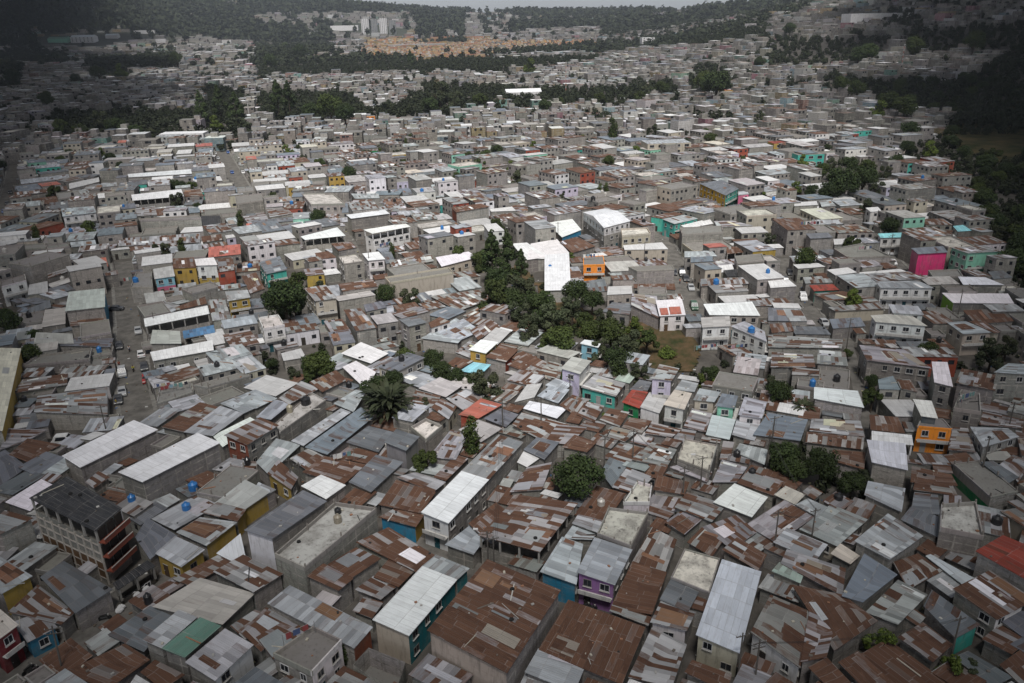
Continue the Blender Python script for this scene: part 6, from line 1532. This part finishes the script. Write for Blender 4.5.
def person(px, py, pose, shirt, legs, label, ang=0.0, dz=.02, seat=None):
    g = hit(px, py, .9); z = T(g.x, g.y)+dz; root = empty('person', (g.x, g.y, z), label, 'person', rz=ang)
    if pose == 'ride':
        hip = .78; J = [(0, 0, hip), (.05, 0, 1.05), (.12, 0, 1.30), (.14, 0, 1.42), (.16, 0, 1.53), (.17, 0, 1.62), (.30, .13, .72), (.30, -.13, .72), (.22, .15, .36), (.22, -.15, .36), (.36, .15, .34), (.36, -.15, .34), (.12, .2, 1.32), (.12, -.2, 1.32), (.28, .26, 1.10), (.28, -.26, 1.10), (.48, .24, 1.02), (.48, -.24, 1.02)]
    else:
        s = .18 if pose == 'walk' else .04
        J = [(0, 0, .92), (0, 0, 1.15), (0, 0, 1.38), (0, 0, 1.48), (.01, 0, 1.58), (.01, 0, 1.68), (s*.5, .09, .5), (-s*.5, -.09, .5), (s, .1, .07), (-s, -.1, .07), (s+.12, .1, .04), (-s+.12, -.1, .04), (0, .19, 1.38), (0, -.19, 1.38), (-s*.5, .24, 1.12), (s*.5, -.24, 1.12), (-s*.2+.05, .25, .88), (s+.02, -.25, .88)]
    E = [(0, 1), (1, 2), (2, 3), (3, 4), (4, 5), (0, 6), (0, 7), (6, 8), (7, 9), (8, 10), (9, 11), (2, 12), (2, 13), (12, 14), (13, 15), (14, 16), (15, 17)]
    R = [.14, .13, .14, .055, .095, .08, .075, .075, .05, .05, .04, .04, .06, .06, .045, .045, .035, .035]
    m = skinmesh('body', J, E, R, MT['skin']); o = link(bpy.data.objects.new('body', m), root)
    # clothing: a little larger shell over trunk and arms, and over the legs
    ts = skinmesh('shirt', [J[i] for i in (1, 0, 2, 12, 13, 14, 15)], [(0, 1), (0, 2), (2, 3), (2, 4), (3, 5), (4, 6)], [.15, .155, .16, .075, .075, .06, .06], cloth('cloth_'+label[:6], shirt)); link(bpy.data.objects.new('shirt', ts), root)
    tr = skinmesh('trousers', [J[i] for i in (0, 6, 7, 8, 9)], [(0, 1), (0, 2), (1, 3), (2, 4)], [.16, .095, .095, .07, .07], cloth('cloth_'+label[-6:], legs)); link(bpy.data.objects.new('trousers', tr), root)
    hm = MB(); hm.cyl(Vector(J[5])-Vector((.0, 0, .03)), .105, .1, (.02, .015, .012), 10, .05); hm.build('hair' if pose != 'ride' else 'helmet', parent=root)
    return root
def motorbike(px, py, ang, col, lab):
    g = hit(px, py, .5); z = T(g.x, g.y)+.02; root = empty('motorcycle', (g.x, g.y, z), lab, 'motorcycle', 'motorcycles', rz=ang)
    for x in (-.62, .66):
        q = MB(); q.cyl((x, -.05, .3), .3, .1, (.02, .02, .02), 14, axis=(0, 1, 0)); q.build('wheel', parent=root)
    b = MB(); b.box((0, 0, .35), (.42, 0, 0), (0, .12, 0), .28, (.08, .08, .08)); b.box((.22, 0, .63), (.2, 0, 0), (0, .13, 0), .18, col, m='gloss'); b.cyl((.66, 0, .3), .035, .8, (.3, .3, .3), 6, axis=(-.35, 0, 1)); b.build('frame', parent=root)
    s = MB(); s.box((-.2, 0, .66), (.33, 0, 0), (0, .13, 0), .09, (.02, .02, .02)); s.build('seat', parent=root)
    h = MB(); h.box((.42, 0, .98), (.02, 0, 0), (0, .33, 0), .04, (.05, .05, .05)); h.build('handlebar', parent=root); l = MB(); l.cyl((.52, 0, .85), .09, .08, (.7, .7, .65), 10, axis=(1, 0, 0)); l.build('headlight', parent=root)
sd0 = sdir(0, .5)
motorbike(129, 349, sd0, (.5, .5, .5), 'motorcycle with light rider, the upper one of two on the left street'); person(129, 348, 'ride', (.6, .6, .6), (.05, .06, .1), 'person in white shirt riding the upper motorcycle down the left street', sd0)
motorbike(133, 369, sd0, (.5, .5, .05), 'motorcycle with yellow tank, the lower one of two on the left street'); person(133, 368, 'ride', (.45, .5, .05), (.03, .03, .03), 'person in yellow vest riding the lower motorcycle down the left street', sd0)
person(933, 463, 'stand', (.06, .06, .07), (.05, .05, .06), 'person in dark clothes standing in the yard before the orange house', 1.0)
person(66, 646, 'walk', (.05, .08, .16), (.04, .04, .05), 'person in dark blue walking past the leaning pole on the lower left alley', 2.4)
person(119, 364, 'walk', (.3, .05, .05), (.05, .05, .08), 'person in red top walking on the left pavement of the left street', sd0)
person(120, 370, 'walk', (.1, .12, .2), (.05, .05, .05), 'person in navy top walking behind another on the left street pavement', sd0)
person(116, 402, 'stand', (.5, .4, .05), (.05, .05, .08), 'person in yellow top standing beside parked vehicles at the foot of the left street', 0)
person(680, 281, 'walk', (.4, .1, .1), (.05, .05, .08), 'person in red top walking on the middle street between parked cars', 1.8)
for k, (px, py, cc) in enumerate([(28, 669, (.04, .04, .04)), (33, 671, (.05, .04, .04)), (38, 672, (.04, .04, .06)), (43, 672, (.03, .03, .03)), (48, 671, (.05, .05, .05))]):
    motorbike(px, py, 1.2, cc, ['first', 'second', 'middle', 'fourth', 'last'][k]+' from the left of the parked motorcycles beside the maroon house')
for (px, py, lb) in [(585, 606, 'left one of two motorcycles outside the purple house'), (591, 608, 'right one of two motorcycles outside the purple house'), (104, 617, 'dark motorcycle parked along the lower left alley wall')]: motorbike(px, py, .3, (.03, .03, .03), lb)
# white sacks on the alley
for (px, py) in [(119, 610), (121, 607), (145, 588), (136, 594)]:
    g = hit(px, py, .4); bm = bmesh.new(); bmesh.ops.create_icosphere(bm, subdivisions=2, radius=.5)
    for v in bm.verts: v.co.x *= 1.1+.2*math.sin(v.co.y*9); v.co.z = max(v.co.z*.8, -.3)+.3+.05*math.sin(v.co.x*14)
    me = bpy.data.meshes.new('sack'); bm.to_mesh(me); bm.free(); me.materials.append(cloth('sack_cloth', (.6, .6, .6))); o = bpy.data.objects.new('sack', me); C.objects.link(o); o.location = (g.x, g.y, T(g.x, g.y)+.02)
    tag(o, uniq('full white sack lying in the lower left alley', (px, py)), 'sack', 'white sacks in the alley')
# ------------------------------------------------------------------ washing lines
LCOL = [(.55, .55, .55), (.6, .6, .58), (.25, .06, .06), (.07, .10, .2), (.14, .25, .24), (.4, .36, .25), (.03, .03, .04), (.35, .22, .25), (.22, .33, .4)]
def washing(px, py, L, ang):
    z, e = roof_z(px, py); z = z if z is not None else T(*hit(px, py)[:2]); g = hitz(px, py, z); t = Vector((math.cos(ang), math.sin(ang), 0)); rg = random.Random(int(px*31+py))
    root = empty('washing_line', (g.x, g.y, z), uniq('line of coloured washing hung on a flat roof', (px, py), maxw=16), 'washing line', 'washing lines on flat roofs')
    for s in (-1, 1): m = MB(); m.cyl(t*s*L/2, .04, 1.9, (.2, .2, .2), 6); m.build('line_post', parent=root)
    m = MB(); m.cyl(t*-L/2+Vector((0, 0, 1.85)), .015, L, (.5, .5, .5), 4, axis=t); m.build('line', parent=root)
    x = -L/2+.4
    while x < L/2-.8:
        wd = rg.uniform(.4, .9); hh = rg.uniform(.6, 1.1); m = MB(); c = rg.choice(LCOL); a = t*x+Vector((0, 0, 1.85-hh)); m.box(a+t*wd/2, t*wd/2, Vector((-t.y, t.x, 0))*.015, hh, c, bottom=True); m.build('garment', parent=root); x += wd+rg.uniform(.05, .4)
for a in [(706, 352, 6, .2), (720, 349, 5, .3), (738, 352, 6, .2), (730, 356, 5, .3), (966, 402, 5, .4), (959, 405, 4, 1.2), (175, 392, 6, .5), (166, 391, 4, .3), (590, 260, 5, .1), (810, 227, 7, .05), (865, 252, 5, .1), (385, 248, 5, .8), (343, 462, 4, .4), (130, 283, 4, .5), (300, 640, 4, .6), (848, 245, 6, .1)]: washing(*a)
# ------------------------------------------------------------------ bits lying on roofs
rub = MB(); rr = random.Random(77)
for e in ENT:
    if e['c'][1] < 330 or e['rc'] in 'YV': continue
    ar = (e['Q'][1]-e['Q'][0]).length*(e['Q'][3]-e['Q'][0]).length
    n = int(ar/14*rr.uniform(.3, 1.5))
    if e['rc'] in 'WP': n = n//3
    for k in range(min(n, 12)):
        a, b = rr.uniform(.05, .95), rr.uniform(.05, .95); Q = e['Q']; p = (Q[0]*(1-a)+Q[1]*a)*(1-b)+(Q[3]*(1-a)+Q[2]*a)*b
        c = rr.choice([(.35, .34, .32), (.5, .49, .46), (.04, .04, .04), (.16, .14, .12), (.3, .16, .1), (.45, .42, .35)]); t = rr.uniform(0, 6.28); u = Vector((math.cos(t), math.sin(t), 0)); v = Vector((-u.y, u.x, 0))
        if rr.random() < .2: rub.box(p+Vector((0, 0, .03)), u*rr.uniform(.5, 1.8), v*rr.uniform(.03, .09), .08, c)
        elif rr.random() < .12: rub.cyl(p+Vector((0, 0, .02)), .32, .18, (.02, .02, .02), 9, .28)
        else: s = rr.uniform(.08, .22); rub.box(p+Vector((0, 0, .02)), u*s, v*s*.7, s*.8, c)
tag(rub.build('roof_debris'), 'loose stones, boards, tyres and scraps lying on the sheet roofs', 'debris', kind='stuff')
# rubbish and weeds in yards and lanes
gr = MB()
for k in range(5000):
    x = rr.uniform(-120, 130); y = rr.uniform(60, 300); j, i = int((x-OX)/OC), int((y-OY)/OC)
    if k % 3 and occ[i, j]: continue
    c = rr.choice([(.3, .29, .27), (.5, .5, .48), (.12, .1, .08), (.2, .12, .08), (.06, .12, .25), (.35, .33, .2)]); s = rr.uniform(.08, .3); t = rr.uniform(0, 6.28); gr.box((x, y, T(x, y)+.05), (math.cos(t)*s, math.sin(t)*s, 0), (-math.sin(t)*s*.6, math.cos(t)*s*.6, 0), s*.6, c)
tag(gr.build('yard_rubbish'), 'scattered rubble, boards and litter in yards and lanes', 'rubbish', kind='stuff')
# ------------------------------------------------------------------ added unseen cloud deck, placed to darken the frame edges like a vignette
def added_clouds():
    lit = [hit(*p) for p in [(50, 190), (130, 105), (330, 62), (620, 56), (860, 66), (970, 180), (955, 330), (900, 500), (770, 770), (290, 770), (130, 570), (55, 390)]]
    lit = [(p.x, p.y) for p in lit]; rs = np.random.default_rng(31); ALT = 330.0; k = ALT/sd.z
    bm = bmesh.new(); bmesh.ops.create_icosphere(bm, subdivisions=2, radius=1.0); B = np.array([v.co[:] for v in bm.verts]); Fi = np.array([[v.index for v in f.verts] for f in bm.faces]); bm.free()
    Vs, Fs, n = [], [], 0
    for step, x0, x1, y0, y1 in [(42, -700, 800, -120, 700), (150, -1900, 1900, 700, 3600)]:
        for gx_ in np.arange(x0, x1, step):
            for gy_ in np.arange(y0, y1, step):
                x = gx_+rs.uniform(-.3, .3)*step; y = gy_+rs.uniform(-.3, .3)*step
                if inpoly(x, y, lit) or (step > 100 and (-.45*y < x < .45*y)): continue
                r = step*rs.uniform(.62, .95); q = B*(1+.12*np.sin(B[:, [1]]*5+rs.uniform(0, 6))+.08*np.sin(B[:, [0]]*9+rs.uniform(0, 6)))
                V = q*np.array([r, r, r*.42])+np.array([x+sd.x*k, y+sd.y*k, ALT+rs.uniform(-.05, .25)*r]); Vs.append(V); Fs.append(Fi+n); n += len(B)
    V = np.concatenate(Vs); Fq = np.concatenate(Fs); b = NB('added_cloud_white'); b.p.inputs['Base Color'].default_value = (.8, .8, .82, 1); b.p.inputs['Roughness'].default_value = 1
    me = npmesh('added_clouds', V, Fq, b.m, 3); me.polygons.foreach_set('use_smooth', np.ones(len(Fq), bool)); tag(link(bpy.data.objects.new('added_clouds', me)), kind='structure'); print('cloud low', V[:, 2].min())
added_clouds()
# ------------------------------------------------------------------ haze
def haze(dens):
    mb = bmesh.new(); bmesh.ops.create_cube(mb, size=1.0); me = bpy.data.meshes.new('haze'); mb.to_mesh(me); mb.free()
    o = bpy.data.objects.new('haze', me); C.objects.link(o); o.scale = (17000, 17000, 690); o.location = (0, 3000, 290-345.0); tag(o, 'thin grey blue air between the town and the hills', 'haze', kind='stuff')
    m = bpy.data.materials.new('haze_air'); m.use_nodes = True; t = m.node_tree; t.nodes.clear(); ou = t.nodes.new('ShaderNodeOutputMaterial'); v = t.nodes.new('ShaderNodeVolumePrincipled')
    v.inputs['Color'].default_value = (.80, .88, 1, 1); v.inputs['Density'].default_value = dens; v.inputs['Anisotropy'].default_value = .2; t.links.new(v.outputs[0], ou.inputs['Volume']); me.materials.append(m)
haze(.00007)
